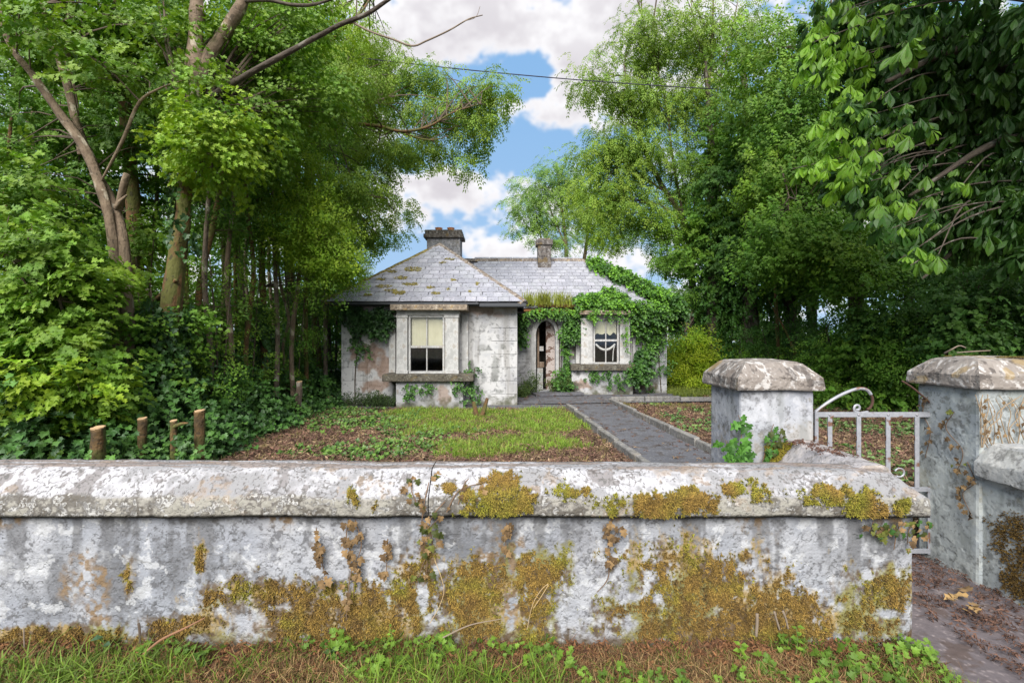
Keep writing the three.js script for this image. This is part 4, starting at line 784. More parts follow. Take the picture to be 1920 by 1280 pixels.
function tree(name, label, category, o) {
  const R = rng(o.seed), base = o.base, t = thing(name, label, category, [base[0], 0, base[1]], o.group), skel = [];
  const wood = (list, nm, sides) => (list ?? []).forEach((pts, i) => {
    const P = pts[0][0]?.isVector3 ? pts : trunkPts(pts); part(t, nm, tube(P, sides, P[0][1] > .05 ? .07 : .12, P[0][1] > .05 ? .16 : .12, o.seed + i * 3), o.bark ?? M.bark);
    const c = new THREE.CatmullRomCurve3(P.map((q) => q[0]), false, 'centripetal'), n = Math.ceil(c.getLength() / .3); for (let k = nm === 'trunk' ? Math.floor(n * .35) : 0; k <= n; k++) skel.push(c.getPoint(k / n));
  });
  wood(o.trunks, 'trunk', 12); wood(o.limbs, 'limb', 8);
  const S = new Scatter(), tw = [];
  for (const b of o.blobs ?? []) {
    const C = at(b[0], b[1], b[2]), [rx, ry, rz, n] = b.slice(3), cols = b[7] ?? o.cols;
    for (let i = 0; i < n; i++) {
      const d = sphereDir(R), q = Math.cbrt(.15 + .85 * R()), c = V(C.x + d.x * rx * q, C.y + d.y * ry * q, C.z + d.z * rz * q); if (c.y < (o.floor ?? .25)) c.y = (o.floor ?? .25) + R() * .3;
      if (c.z > -3.6 && c.x < 3.4) continue;
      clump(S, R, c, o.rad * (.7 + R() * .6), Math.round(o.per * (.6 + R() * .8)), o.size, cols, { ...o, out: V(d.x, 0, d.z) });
      if (o.twigs !== 0 && skel.length && R() < (o.twigs ?? .8)) {
        let best = null, bd = 1e9; for (let k = 0; k < 24; k++) { const s = skel[Math.floor(R() * skel.length)], e = s.distanceTo(c) + Math.max(0, s.y - c.y) * .8; if (e < bd) { bd = e; best = s; } }
        if (bd < 4.5) { const m = best.clone().lerp(c, .5).add(V((R() - .5) * .3, .12 * bd + (R() - .5) * .2, (R() - .5) * .3)), r = .006 + .006 * bd; tw.push(tube([[best, r], [m, r * .65], [c, .004]], 5, .35)); }
      }
    }
  }
  if (tw.length) part(t, 'twigs', mergeGeometries(tw), o.twigMat ?? M.twig, 'stuff');
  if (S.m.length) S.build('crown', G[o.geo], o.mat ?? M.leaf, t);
  // ivy round the stem: [from y, to y, radius, sprays]
  if (o.ivy) { const I = new Scatter(); for (const [pts, rad, n, cols] of o.ivy) { const P = trunkPts(pts.map((q) => [...q, 0])), c = new THREE.CatmullRomCurve3(P.map((q) => q[0]), false, 'centripetal'); for (let i = 0; i < n; i++) { const p = c.getPoint(R()), a = R() * 6.283, r = rad * (.75 + R() * .5), d = V(Math.cos(a), -.3 + (R() - .5) * .6, Math.sin(a)); p.x += Math.cos(a) * r; p.z += Math.sin(a) * r; const k = mix3(cols?.[0] ?? IVYD[0], cols?.[1] ?? IVYD[1], R() * R()); I.add(p, orient(V(d.x * .5, -.8 + (R() - .5), d.z * .5), V(d.x, .7, d.z)), .7 + R() * .6, k); } } I.build('ivy', G[o.ivyGeo ?? 'ivy'], M.leafGloss, t); }
  return t;
}
const IVYD = [[.022, .065, .016], [.075, .19, .03]];
const C = {
  maple: [[.085, .19, .013], [.27, .46, .026]], mapleDark: [[.055, .15, .015], [.20, .38, .026]], bright: [[.18, .32, .015], [.40, .58, .03]], ash: [[.13, .24, .02], [.33, .49, .04]], ashFar: [[.14, .27, .05], [.30, .48, .08]],
  dark: [[.036, .11, .016], [.12, .28, .028]], mid: [[.065, .175, .015], [.215, .41, .028]], yellow: [[.28, .40, .015], [.52, .64, .04]], back: [[.09, .21, .024], [.22, .40, .035]],
};
// ---- wood beside the lawn
tree('forked_tree', 'pale barked tree forking into two leaning stems beside the leafy shrub', 'tree', {
  seed: 101, base: [-5.6, -6.5], bark: M.barkPale,
  trunks: [[[216, 880, 6.5, .08], [222, 700, 6.5, .072], [216, 560, 6.5, .064], [208, 430, 6.5, .062], [186, 345, 6.5, .062], [158, 278, 6.5, .064], [107, 206, 6.5, .055], [60, 140, 6.4, .045], [28, 100, 6.3, .038], [5, 50, 6.2, .035], [-10, -40, 6.2, .02]],
    [[243, 880, 6.55, .09], [241, 700, 6.55, .08], [237, 560, 6.55, .075], [226, 430, 6.6, .07], [206, 372, 6.62, .065], [172, 310, 6.65, .058], [143, 234, 6.65, .054], [127, 165, 6.65, .052], [110, 110, 6.65, .045], [90, 55, 6.65, .04], [76, -10, 6.65, .03], [60, -120, 6.6, .02]]],
  limbs: [[[222, 392, 6.6, .05], [230, 352, 6.5, .046], [238, 326, 6.45, .044]], [[215, 395, 6.6, .04], [225, 378, 6.5, .03], [237, 366, 6.45, .012]], [[186, 345, 6.5, .012], [230, 262, 6.3, .022], [262, 190, 6.2, .02], [300, 165, 6.1, .012], [345, 150, 6, .006]], [[150, 290, 7.0, .035], [140, 200, 7.0, .045], [125, 90, 7, .04], [135, -20, 7.1, .03]]],
  geo: 'maple', cols: C.maple, rad: .34, per: 13, size: .95,
  blobs: [[40, 60, 7.2, .7, .6, .5, 18], [150, 60, 7.4, .8, .6, .5, 22], [60, 260, 7.5, .6, .7, .5, 12, C.mapleDark], [250, 80, 7.2, .7, .7, .6, 18], [235, 240, 7.3, .5, .5, .4, 9, C.mapleDark], [185, 130, 6.2, .35, .3, .3, 5], [95, 60, 6.0, .4, .3, .3, 5], [180, 300, 7.6, .6, .5, .4, 9, C.mapleDark], [60, 330, 6.2, .4, .2, .3, 5], [120, -200, 7.4, 1.6, .8, 1.2, 6]],
});
tree('mossy_tree', 'tall tree with thick mossy trunk, knobbly pale upper stem and long arching limb', 'tree', {
  seed: 102, base: [-5.2, -6.9], bark: M.barkMoss,
  trunks: [[[310, 868, 6.9, .19], [312, 800, 6.9, .165], [314, 700, 6.9, .14], [318, 590, 6.9, .135], [332, 480, 6.9, .115], [344, 400, 6.9, .10], [348, 320, 6.9, .10], [355, 260, 6.9, .095]]],
  limbs: [],
  geo: 'maple2', cols: C.maple, rad: .36, per: 13, size: 1.0,
  blobs: [[320, 50, 7.8, .6, .6, .5, 14], [440, 130, 7.6, .6, .6, .5, 18], [405, 250, 6.5, .42, .3, .3, 11, C.bright], [395, 300, 6.4, .3, .25, .25, 6, C.bright], [385, 195, 6.5, .25, .2, .25, 4], [500, 60, 7.8, .8, .7, .6, 22], [415, 325, 6.6, .16, .15, .2, 3, C.bright], [470, 260, 7.5, .5, .6, .4, 12], [290, 150, 7.7, .5, .6, .4, 9, C.mapleDark], [540, 170, 8.2, .9, .8, .6, 20], [310, 100, 6.4, .3, .3, .3, 4], [330, -180, 8, 1.6, .8, 1.2, 6], [540, -160, 8.6, 1.4, .8, 1.2, 4]],
  ivy: [[[[305, 850, 6.8], [312, 700, 6.8], [318, 560, 6.8]], .17, 260], [[[335, 470, 6.8], [350, 320, 6.8], [362, 200, 6.8]], .13, 60]],
});
{ // the pale upper stem and the limbs of the mossy tree
  const t = scene.children[scene.children.length - 1], add = (pts, m, nm = 'limb') => part(t, nm, tube(trunkPts(pts), 10, .06, .2, pts[0][0]), m);
  add([[355, 262, 6.9, .095], [360, 215, 6.9, .098], [364, 172, 6.9, .10], [366, 145, 6.9, .14], [367, 120, 6.9, .15], [366, 95, 6.9, .11], [367, 50, 6.9, .09], [369, 25, 6.9, .105], [370, 0, 6.9, .085], [374, -80, 6.9, .07]], M.barkPale, 'upper_stem');
  add([[376, 150, 6.9, .07], [395, 100, 6.95, .085], [423, 55, 7, .085], [440, 30, 7, .09], [452, 8, 7, .075], [470, -50, 7.1, .06]], M.barkPale);
  add([[366, 205, 6.9, .06], [392, 186, 6.9, .055], [430, 160, 6.8, .046], [474, 134, 6.7, .042], [550, 93, 6.6, .036], [600, 66, 6.5, .032], [640, 45, 6.4, .03], [690, 25, 6.35, .027], [720, 5, 6.3, .025], [770, -30, 6.2, .02]], M.barkDark);
  add([[655, 38, 6.4, .016], [690, 57, 6.4, .014], [735, 73, 6.4, .013], [775, 86, 6.4, .013], [800, 76, 6.4, .012], [845, 55, 6.4, .010], [880, 35, 6.4, .009], [905, 28, 6.4, .006]], M.twigPale);
  add([[845, 56, 6.4, .006], [870, 40, 6.38, .005], [892, 32, 6.36, .004], [900, 12, 6.35, .003]], M.twigPale);
  add([[455, 2, 7, .03], [500, 0, 6.9, .028], [550, 9, 6.8, .024], [590, 8, 6.7, .02], [650, -12, 6.6, .014]], M.barkDark);
}
tree('red_barked_tree', 'straight reddish mossy trunk standing between the forked tree and mossy tree', 'tree', {
  seed: 103, base: [-6.0, -7.6], bark: M.barkMoss, trunks: [[[278, 860, 7.6, .14], [272, 760, 7.6, .12], [262, 640, 7.6, .115], [256, 520, 7.6, .105], [250, 400, 7.6, .10], [238, 250, 7.6, .09], [225, 100, 7.6, .08], [215, -80, 7.6, .05]]],
  limbs: [[[262, 585, 7.5, .05], [285, 570, 7.2, .045], [305, 550, 7.0, .04], [330, 525, 6.8, .03]]],
  geo: 'maple', cols: C.mapleDark, rad: .36, per: 12, size: 1, blobs: [[230, 60, 8, .9, .8, .8, 20], [300, 330, 8.4, .8, .6, .6, 14], [170, 380, 8.4, .7, .6, .6, 12], [250, -150, 8.4, 1.4, .8, 1, 5]],
  ivy: [[[[275, 850, 7.5], [268, 700, 7.5], [262, 600, 7.5]], .15, 140]],
});
tree('leaning_tree', 'thin mossy leaning stem just behind the thick mossy tree', 'tree', {
  seed: 104, base: [-5.2, -7.9], bark: M.barkMoss, trunks: [[[372, 840, 7.9, .05], [376, 700, 7.9, .05], [372, 560, 7.9, .05], [385, 480, 7.9, .05], [402, 410, 7.9, .048], [414, 345, 7.9, .042], [425, 260, 7.9, .03], [440, 180, 7.9, .02]]],
  limbs: [[[345, 800, 7.7, .04], [348, 700, 7.7, .038], [350, 560, 7.7, .035], [346, 440, 7.7, .03], [352, 330, 7.7, .02]]],
  geo: 'small', cols: C.mapleDark, rad: .34, per: 12, size: 1, blobs: [[430, 250, 8.2, .7, .6, .6, 14], [440, 420, 8.6, .6, .5, .5, 9], [410, 560, 8.4, .6, .6, .5, 12]],
});
tree('slender_tree', 'slender ivy ringed trunk halfway along the wood edge, under bright yellow green boughs', 'tree', {
  seed: 105, base: [-5.1, -9.3], bark: M.barkMoss, trunks: [[[497, 800, 9.3, .10], [497, 740, 9.3, .085], [496, 660, 9.3, .075], [493, 570, 9.3, .07], [490, 480, 9.3, .06], [487, 400, 9.3, .055], [480, 300, 9.3, .045], [476, 180, 9.3, .03]]],
  limbs: [[[489, 470, 9.3, .03], [520, 440, 9.2, .026], [560, 430, 9.1, .016], [610, 445, 9, .008]]],
  geo: 'small2', cols: C.bright, rad: .38, per: 17, size: 1.05, blobs: [[545, 330, 9.4, .75, .45, .5, 18], [590, 400, 9.2, .5, .5, .5, 24], [560, 450, 9.2, .5, .35, .4, 14], [625, 470, 9.2, .28, .5, .4, 16], [500, 290, 9.6, .9, .5, .6, 20, C.maple], [610, 530, 9.3, .22, .3, .3, 7, C.maple], [460, 360, 9.6, .6, .5, .5, 12, C.mapleDark]],
  ivy: [[[[497, 790, 9.2], [496, 650, 9.2], [492, 560, 9.2]], .1, 110]],
});
tree('twisted_tree', 'thin crooked pale stem beside the slender ivy ringed trunk', 'tree', { seed: 106, base: [-4.9, -9.9], bark: M.barkPale, trunks: [[[534, 800, 9.9, .035], [538, 720, 9.9, .032], [530, 650, 9.9, .03], [541, 600, 9.9, .03], [527, 540, 9.9, .03], [520, 480, 9.9, .028], [530, 400, 9.9, .022], [534, 300, 9.9, .015]]], limbs: [], geo: 'small', cols: C.mapleDark, rad: .34, per: 10, size: 1, blobs: [[520, 400, 10.2, .6, .6, .5, 9], [560, 560, 10.6, .5, .5, .4, 7]] });
tree('ash_tree', 'tall ash with airy drooping boughs reaching over the cottage chimney', 'tree', {
  seed: 107, base: [-4.8, -11.4], bark: M.barkMoss,
  trunks: [[[600, 775, 11.4, .14], [597, 720, 11.4, .12], [592, 620, 11.4, .095], [588, 500, 11.4, .085], [585, 400, 11.4, .08], [580, 260, 11.4, .07], [576, 100, 11.4, .055], [580, -60, 11.4, .04]]],
  limbs: [[[583, 300, 11.4, 0.05], [560, 221, 12.42, 0.0562], [595, 222, 12.15, 0.0525], [631, 230, 12.01, 0.05], [709, 236, 11.87, 0.0425], [751, 246, 11.73, 0.0375], [801, 238, 11.6, 0.0325], [851, 210, 11.6, 0.0175], [900, 195, 11.6, 0.0075]], [[751, 246, 11.73, 0.0275], [782, 258, 11.73, 0.0225], [812, 262, 11.73, 0.0175], [840, 255, 11.73, 0.0063]],
    [[582, 220, 11, 0.04], [595, 149, 12.98, 0.0425], [625, 155, 12.7, 0.0375], [659, 174, 12.56, 0.0325], [690, 192, 12.42, 0.025], [712, 195, 12.29, 0.01]], [[587, 420, 11.4, 0.04], [620, 395, 11.2, 0.034], [655, 380, 11, 0.024], [690, 370, 10.9, 0.012], [725, 372, 10.8, 0.006]], [[578, 160, 11.4, 0.04], [620, 80, 11, 0.035], [670, 30, 10.6, 0.026], [700, -20, 13.25, 0.02]]],
  geo: 'ash', cols: C.ash, rad: .42, per: 13, size: 1.15, droop: .2, twigs: .7,
  blobs: [[590, 80, 10.6, 1.1, 0.8, 0.9, 34, C.bright], [650, 70, 14.42, 1.07, 0.8, 1.07, 32, C.bright], [620, 170, 10.2, 1, 0.6, 0.8, 30], [690, 190, 13.46, 0.94, 0.67, 0.8, 28], [720, 110, 13.87, 0.6, 0.54, 0.67, 12], [765, 160, 13.19, 0.6, 0.4, 0.54, 11], [820, 150, 12.92, 0.38, 0.29, 0.4, 6], [650, 280, 14.14, 1.21, 0.67, 0.94, 38], [720, 290, 13.33, 0.8, 0.51, 0.67, 19], [790, 220, 12.78, 0.6, 0.38, 0.54, 12], [860, 200, 12.65, 0.54, 0.34, 0.47, 12], [920, 180, 12.51, 0.54, 0.38, 0.47, 15], [885, 240, 12.51, 0.47, 0.29, 0.4, 9], [810, 285, 12.65, 0.67, 0.29, 0.47, 11], [850, 305, 12.65, 0.27, 0.19, 0.27, 4], [640, 360, 10.8, 0.8, 0.5, 0.6, 24], [700, 345, 14.28, 0.6, 0.47, 0.54, 11], [660, 440, 14.96, 0.67, 0.67, 0.67, 16], [700, 435, 14.69, 0.38, 0.4, 0.4, 6], [755, 400, 13.87, 0.11, 0.47, 0.16, 5], [720, 440, 14.42, 0.27, 0.11, 0.2, 2], [620, 480, 11.2, 0.4, 0.5, 0.4, 10], [650, 520, 15.23, 0.29, 0.4, 0.4, 5], [640, -80, 11, 1.5, 0.7, 1, 7]],
});
tree('slender_tree', 'slender dark stem close to the cottage corner, next to the tall ash', 'tree', { seed: 108, base: [-4.8, -12.2], bark: M.barkDark, trunks: [[[620, 770, 12.2, .055], [618, 680, 12.2, .05], [614, 560, 12.2, .045], [610, 420, 12.2, .04], [612, 300, 12.2, .025]]], limbs: [[[628, 760, 12.8, .04], [630, 640, 12.8, .035], [632, 500, 12.8, .03], [628, 400, 12.8, .02]]], geo: 'ivyFar', cols: C.mid, rad: .4, per: 12, size: 1, blobs: [[610, 560, 12.4, .35, .9, .5, 14, C.dark], [632, 500, 12.6, .4, .6, .5, 9], [590, 470, 12.6, .8, .6, .6, 14, C.dark]] });
// thin stems deeper in the wood
{
  const R = rng(55), stems = [[420, 790, 10.2, 'thin stem behind the leaning tree, half hidden by dark leaves'], [448, 780, 11, 'thin mossy stem well left of the slender ivy ringed trunk'], [470, 770, 12, 'thin brown stem directly left of the slender ivy ringed trunk'], [515, 760, 12.4, 'thin straight stem between slender trunk and crooked pale stem'], [556, 760, 12, 'thin straight stem right of the crooked pale stem'], [572, 755, 13.5, 'thin far stem just left of the tall ash trunk'], [70, 800, 9, 'thin stem in the shade behind the leafy shrub'], [135, 790, 9.6, 'thin stem behind the forked tree in deep shade'], [395, 800, 7.6, 'thin upright pole just behind the tall sawn stump'], [432, 795, 8.2, 'thin pale upright pole midway between leaning tree and slender trunk'], [462, 790, 8.6, 'thin mossy upright pole standing closest before the slender ivy ringed trunk'], [516, 780, 9.2, 'thin upright pole between the slender trunk and the crooked stem, nearer one'], [550, 775, 9.6, 'thin upright pole just behind the narrow slanted stump'], [575, 768, 10.4, 'thin mossy pole one step short of the tall ash'], [610, 765, 11.0, 'thin pole between tall ash and cottage corner'], [415, 790, 9.0, 'thin pale pole closest behind the leaning tree'], [20, 820, 7.2, 'thin pole at the edge behind the leafy shrub'], [285, 810, 8.4, 'thin pole between the reddish trunk and thick mossy trunk']];
  stems.forEach(([px, py, d, label], i) => { const k = () => (R() - .5) * 26; tree('thin_tree', label, 'tree', { seed: 120 + i, base: [Xat(px, d), -d], bark: [M.barkPale, M.barkMoss, M.bark][i % 3], trunks: [[[px, py, d, .05], [px + k() * .4, py - 140, d, .045], [px + k(), py - 280, d, .04], [px + k(), py - 430, d, .032], [px + k(), py - 600, d, .02]]], geo: 'small2', cols: C.mapleDark, rad: .45, per: 14, size: 1.1, blobs: [[px, py - 400, d + .3, .6, .5, .5, 6], [px, py - 540, d + .5, 1.0, .8, .8, i < 8 ? 18 : 11, i % 2 ? C.maple : undefined]] }); });
}
// dense far trees closing the wood
[[30, 380, 13, 2.6, 'dark dense tree at the very edge of the wood, behind shrub'], [180, 330, 14, 2.6, 'dark dense tree filling the wood behind the forked tree'], [330, 360, 13, 2.4, 'dark dense tree filling the wood behind the thick mossy trunk'], [450, 330, 14.5, 2.6, 'dark dense tree deep in the wood behind the slender trunk'], [545, 360, 16, 2.5, 'dark dense tree deep in the wood behind the tall ash']].forEach(([px, py, d, r, label], i) => tree('woodland_tree', label, 'tree', {
  seed: 140 + i, base: [Xat(px, d), -d], bark: M.barkDark, trunks: [[[px + 10, 640 + 1.6 * FOCAL / d, d, .2], [px, 560, d, .16], [px - 8, 350, d, .12], [px, 100, d, .07]]], geo: 'broad', cols: C.mid, rad: .75, per: 24, size: 1.25, twigs: .4,
  blobs: [[px, 200, d, r, 1.7, 1.2, 22], [px, 30, d, r, 1.6, 1.3, 20, C.maple], [px, 430, d, r * .9, 1.0, 1, 13], [px, 570, d + .5, r * .9, .7, 1, 14, C.mid], [px, 670, d + .8, r, .6, .9, 22, C.mid]],
}));
tree('far_bush', 'far leafy bush glimpsed between the last poles and the cottage corner', 'shrub', { seed: 159, base: [-7.2, -18], bark: M.barkDark, trunks: [[[612, 715, 18, .06], [614, 640, 18, .04], [606, 560, 18, .02]]], geo: 'broad', cols: C.back, rad: .6, per: 18, size: 1.3, floor: .2, blobs: [[610, 610, 18, 1.6, 1.3, .9, 26], [560, 640, 18.5, 1.4, 1.1, .9, 20], [520, 600, 19, 1.6, 1.4, .9, 20]] });
tree('leafy_shrub', 'big bright green maple shrub bulging over the wall, leftmost plant', 'shrub', {
  seed: 160, base: [-5.2, -5.6], bark: M.barkDark, trunks: [[[170, 880, 6, .03], [150, 700, 5.8, .025], [110, 560, 5.6, .015]], [[60, 900, 6, .03], [50, 700, 5.8, .025], [70, 520, 5.6, .012]]],
  geo: 'maple', cols: C.maple, rad: .25, per: 13, size: .95, floor: .3, twigs: .7,
  blobs: [[30, 450, 5.7, .6, .3, .4, 16], [90, 480, 5.7, .36, .25, .35, 9], [120, 530, 5.7, .32, .25, .35, 9], [30, 555, 5.6, .55, .35, .4, 19], [100, 590, 5.6, .4, .3, .35, 14], [40, 670, 5.5, .55, .32, .4, 17], [115, 660, 5.5, .36, .25, .3, 10], [110, 725, 5.3, .32, .18, .25, 9, C.bright], [165, 735, 5.6, .22, .18, .25, 5], [30, 770, 5.4, .5, .2, .35, 7, C.mapleDark], [140, 790, 5.6, .35, .22, .3, 7, C.mapleDark], [60, 845, 5.5, .7, .18, .35, 9, C.mapleDark], [-90, 600, 5.6, .5, 1.2, .5, 19], [210, 690, 6.2, .15, .3, .25, 4, C.mapleDark], [20, 400, 6.4, .6, .35, .4, 8, C.mapleDark]],
});
[[290, 700, 6.9, 'leafy sapling between the reddish trunk and thick mossy trunk', 'maple2'], [400, 640, 7.8, 'leafy sapling right beside the thick mossy trunk, ivy at its foot', 'small2'], [455, 610, 8.8, 'leafy sapling just before the slender ivy ringed trunk', 'small'], [540, 640, 10, 'small leafy sapling around the crooked pale stem', 'small2'], [255, 560, 7.4, 'leafy sapling between the forked stems and the reddish trunk', 'maple'], [590, 600, 11.2, 'leafy sapling at the foot of the tall ash', 'small2'], [120, 350, 7.6, 'leafy sapling growing up under the leaning limb of the forked tree', 'maple2']].forEach(([px, py, d, label, geo], i) => tree('sapling', label, 'sapling', {
  seed: 180 + i, base: [Xat(px, d), -d], bark: M.twig, trunks: [[[px, 640 + 1.55 * FOCAL / d, d, .022], [px + 6, py + 20, d, .018], [px - 8, py - 160, d, .008]], [[px + 14, 640 + 1.55 * FOCAL / d, d, .016], [px + 24, py, d, .012], [px + 34, py - 130, d, .006]]],
  geo, cols: i % 3 ? C.maple : C.mid, rad: .30, per: 13, size: .9, floor: .25, blobs: [[px, py, d, .4, .5, .4, i % 2 ? 6 : 11], [px + 12, py - 110, d + .1, .4, .4, .4, i % 2 ? 5 : 10], [px - 10, py + 70, d, .45, .3, .4, 9, C.mid]],
}));
{ // ivy and leafy stems at the foot of the wood
  const R = rng(170), S = new Scatter();
  for (let i = 0; i < 7400; i++) {
    const d = 4.7 + R() * 8.2, edge = -3.75 - .6 * fbm(d * 1.1, 3, 3) - (d < 5.6 ? (5.6 - d) * .35 : 0), x = edge - Math.pow(R(), 1.3) * 4.2; const inn = edge - x, h = Math.min(1.5, inn * 1.2 + .05) * R() * (.4 + fbm(x * 1.2, d * 1.2, 3) * 1.3);
    const k = mix3(IVYD[0], R() < .3 ? [.13, .28, .05] : IVYD[1], R());
    S.add(V(x, gh(x, -d) + .02 + h, -d), orient(V(R() - .3, -.2 + (R() - .5) * .8, R() - .2), V((R() - .5), 1, .5)), .7 + R() * .5, k);
  }
  S.build('ivy_undergrowth', G.ivy, M.leafGloss, null, 'stuff', 'ivy and brambles covering the floor of the wood beside the lawn');
}
// ---- cut stumps
M.barkStump = std({ map: mossBarkTex, color: new THREE.Color().setRGB(.75, .8, .7), bumpMap: barkBump, bumpScale: .03 });
function stump(label, px, yTop, yBot, d, r, o = {}) {
  const x = Xat(px, d), t = thing('tree_stump', label, 'stump', [x, 0, -d]), y = Yat(yTop, d), lean = o.lean ?? 0, tilt = o.tilt ?? .06;
  const P = [[V(x - lean, -.05, -d), r * 1.25], [V(x - lean * .6, y * .3, -d), r * 1.04], [V(x - lean * .2, y * .7, -d), r], [V(x, y, -d), r]];
  part(t, 'stem', tube(P, 16, .03, .28, px), o.bark ?? M.barkStump);
  const I = new Scatter(), q = rng(px); for (let k = 0; k < 26; k++) { const h = y * (.05 + .75 * q() * q()), a = q() * 6.28; I.add(V(x + Math.cos(a) * r * 1.5, h, -d + Math.abs(Math.sin(a)) * r * 1.6), orient(V(Math.cos(a), .2 - q(), .6), V(0, 1, .5)), .5 + q() * .5, mix3(IVYD[0], [.12, .27, .04], q())); } I.build('ivy', G.ivy, M.leafGloss, t);
  const c = new THREE.CylinderGeometry(r * .98, r * .98, .012, 18, 1); roughen(c, .006, 30, px); c.rotateX(tilt * 1.5); c.rotateZ(-lean * .4 + .06); c.translate(x, y + .008, -d); part(t, 'cut_face', c, M.cutWood);
  if (o.arm) part(t, 'branch_stub', tube(trunkPts(o.arm), 8, .05, .1), o.bark ?? M.barkMoss);
}
stump('thick sawn stump with pale cut top, biggest of those behind the long wall', 183, 803, 880, 4.9, .066, { tilt: .1 });
stump('sawn stump with tilted oval cut at the foot of the reddish trunk', 266, 786, 870, 5.5, .05, { tilt: .16 });
stump('sawn stump with a broken side branch below the thick mossy trunk', 325, 790, 872, 5.5, .038, { tilt: .12, arm: [[326, 800, 5.5, .03], [338, 795, 5.45, .022], [352, 793, 5.4, .01]] });
stump('tall upright sawn post-like stump right of the thick mossy trunk', 374, 771, 862, 5.6, .056);
stump('narrow stump with slanted cut in front of the slender trees', 561, 716, 800, 9.0, .055, { lean: .05, bark: M.bark });
stump('small low stump with pale cut close to the cottage corner', 617, 744, 775, 10.6, .07, { bark: M.bark });
{
  const t = thing('split_stump', 'mossy split stump standing alone on the lawn before the bay window', 'stump', [Xat(899, 9.2), 0, -9.2]);
  part(t, 'stem', tube(trunkPts([[893, 797, 9.2, .085], [893, 780, 9.2, .06], [890, 763, 9.2, .05], [888, 753, 9.2, .03]]), 10, .04, .3, 1), M.barkMoss);
  part(t, 'stem', tube(trunkPts([[900, 797, 9.22, .09], [902, 782, 9.22, .055], [908, 766, 9.22, .045], [914, 746, 9.22, .03]]), 10, .04, .3, 5), M.barkMoss);
}
// ---- behind and beside the cottage
tree('ash_tree', 'tall airy ash with fanned bare stems beside the cottage gable, tallest on the shrub side', 'tree', {
  seed: 201, base: [6.6, -16], bark: M.bark, twigMat: M.twig,
  trunks: [[[1322, 730, 16, .13], [1326, 600, 16, .09], [1328, 480, 16, .08], [1329, 380, 16, .07], [1333, 280, 16, .06], [1330, 180, 16, .05], [1336, 60, 16, .04], [1340, -80, 16, .02]], [[1310, 720, 16.4, .14], [1300, 560, 16.4, .12], [1285, 420, 16.4, .10], [1240, 345, 16.2, .085], [1205, 270, 16, .06], [1180, 190, 15.8, .04], [1170, 120, 15.7, .02]]],
  limbs: [[[1285, 420, 16.4, .05], [1262, 300, 16.2, .045], [1250, 200, 16, .035], [1225, 100, 16, .02], [1200, 20, 16, .012]], [[1255, 365, 16.2, .04], [1205, 330, 16, .034], [1160, 300, 15.8, .026], [1120, 290, 15.7, .012]], [[1216, 290, 16, .035], [1170, 210, 15.8, .028], [1140, 160, 15.6, .02], [1110, 140, 15.5, .01]], [[1329, 260, 16, .04], [1350, 150, 16, .035], [1372, 60, 16, .026], [1390, -30, 16, .012]], [[1290, 430, 16.4, .03], [1240, 385, 16, .028], [1205, 380, 15.8, .02], [1160, 390, 15.6, .008]], [[1333, 240, 16, .03], [1318, 120, 16.1, .028], [1300, 30, 16.2, .02], [1290, -50, 16.2, .01]], [[1300, 470, 16.4, .03], [1302, 380, 16.4, .025], [1290, 300, 16.4, .02], [1285, 200, 16.4, .012]]],
  geo: 'ash2', cols: C.ash, rad: .62, per: 14, size: 1.2, droop: .12, twigs: .75,
  blobs: [[1210, 60, 16, .9, 1.1, .9, 26], [1270, 80, 16, 1.2, 1.2, 1, 36], [1360, 60, 16, 1.2, 1.2, 1, 34], [1165, 170, 15.7, .7, .6, .6, 14], [1115, 135, 15.5, .45, .4, .4, 7], [1115, 165, 15.5, .4, .3, .4, 6], [1240, 200, 16, 1.2, 1, .9, 38], [1330, 200, 16, 1.3, 1, .9, 36], [1150, 265, 15.8, .9, .5, .6, 20], [1110, 280, 15.6, .5, .4, .5, 9], [1220, 300, 16, 1.1, .8, .8, 32], [1310, 320, 16, 1.2, 1, .9, 36, C.maple], [1140, 345, 15.7, .9, .5, .6, 20], [1190, 390, 15.8, .9, .5, .7, 20], [1240, 420, 16, .8, .5, .7, 18, C.maple], [1100, 400, 15.6, .4, .5, .4, 8], [1275, 480, 15.8, .45, .5, .5, 13, C.mid], [1270, -120, 16, 2.2, 1.2, 1.4, 16], [1262, 560, 15.5, .35, .5, .4, 7, C.mid]],
});
tree('young_ash_tree', 'pale green far tree showing above the cottage ridge', 'tree', {
  seed: 202, base: [3.2, -27], bark: M.barkPale, trunks: [[[1062, 690, 27, .16], [1062, 520, 27, .12], [1060, 440, 27, .1], [1052, 380, 27, .06], [1045, 320, 27, .03]], [[1100, 690, 27, .14], [1095, 500, 27, .11], [1102, 430, 27, .08], [1096, 360, 27, .04]], [[1030, 680, 27.5, .1], [1020, 480, 27.5, .07], [1005, 400, 27.5, .04]]],
  limbs: [[[1060, 460, 27, .05], [1035, 400, 27, .04], [1015, 350, 27, .02]], [[1100, 440, 27, .05], [1120, 380, 27, .03]]],
  geo: 'ash2', cols: C.ashFar, rad: .85, per: 14, size: 1.6, droop: .1, twigs: .6,
  blobs: [[1050, 320, 27, 1, .7, .9, 15], [1005, 345, 27, .8, .6, .8, 11], [1075, 360, 27, 1.2, .8, 1, 20], [1020, 400, 27, 1.1, .8, .9, 16], [980, 385, 27, .7, .5, .7, 8], [1110, 390, 26.5, 1.1, 1, 1, 20, C.bright], [1130, 440, 26, 1.1, .7, .9, 16, C.bright], [1040, 455, 27, 1.2, .7, .9, 12], [970, 415, 27, .6, .4, .6, 5], [1165, 430, 26, .8, .7, .7, 11]],
});
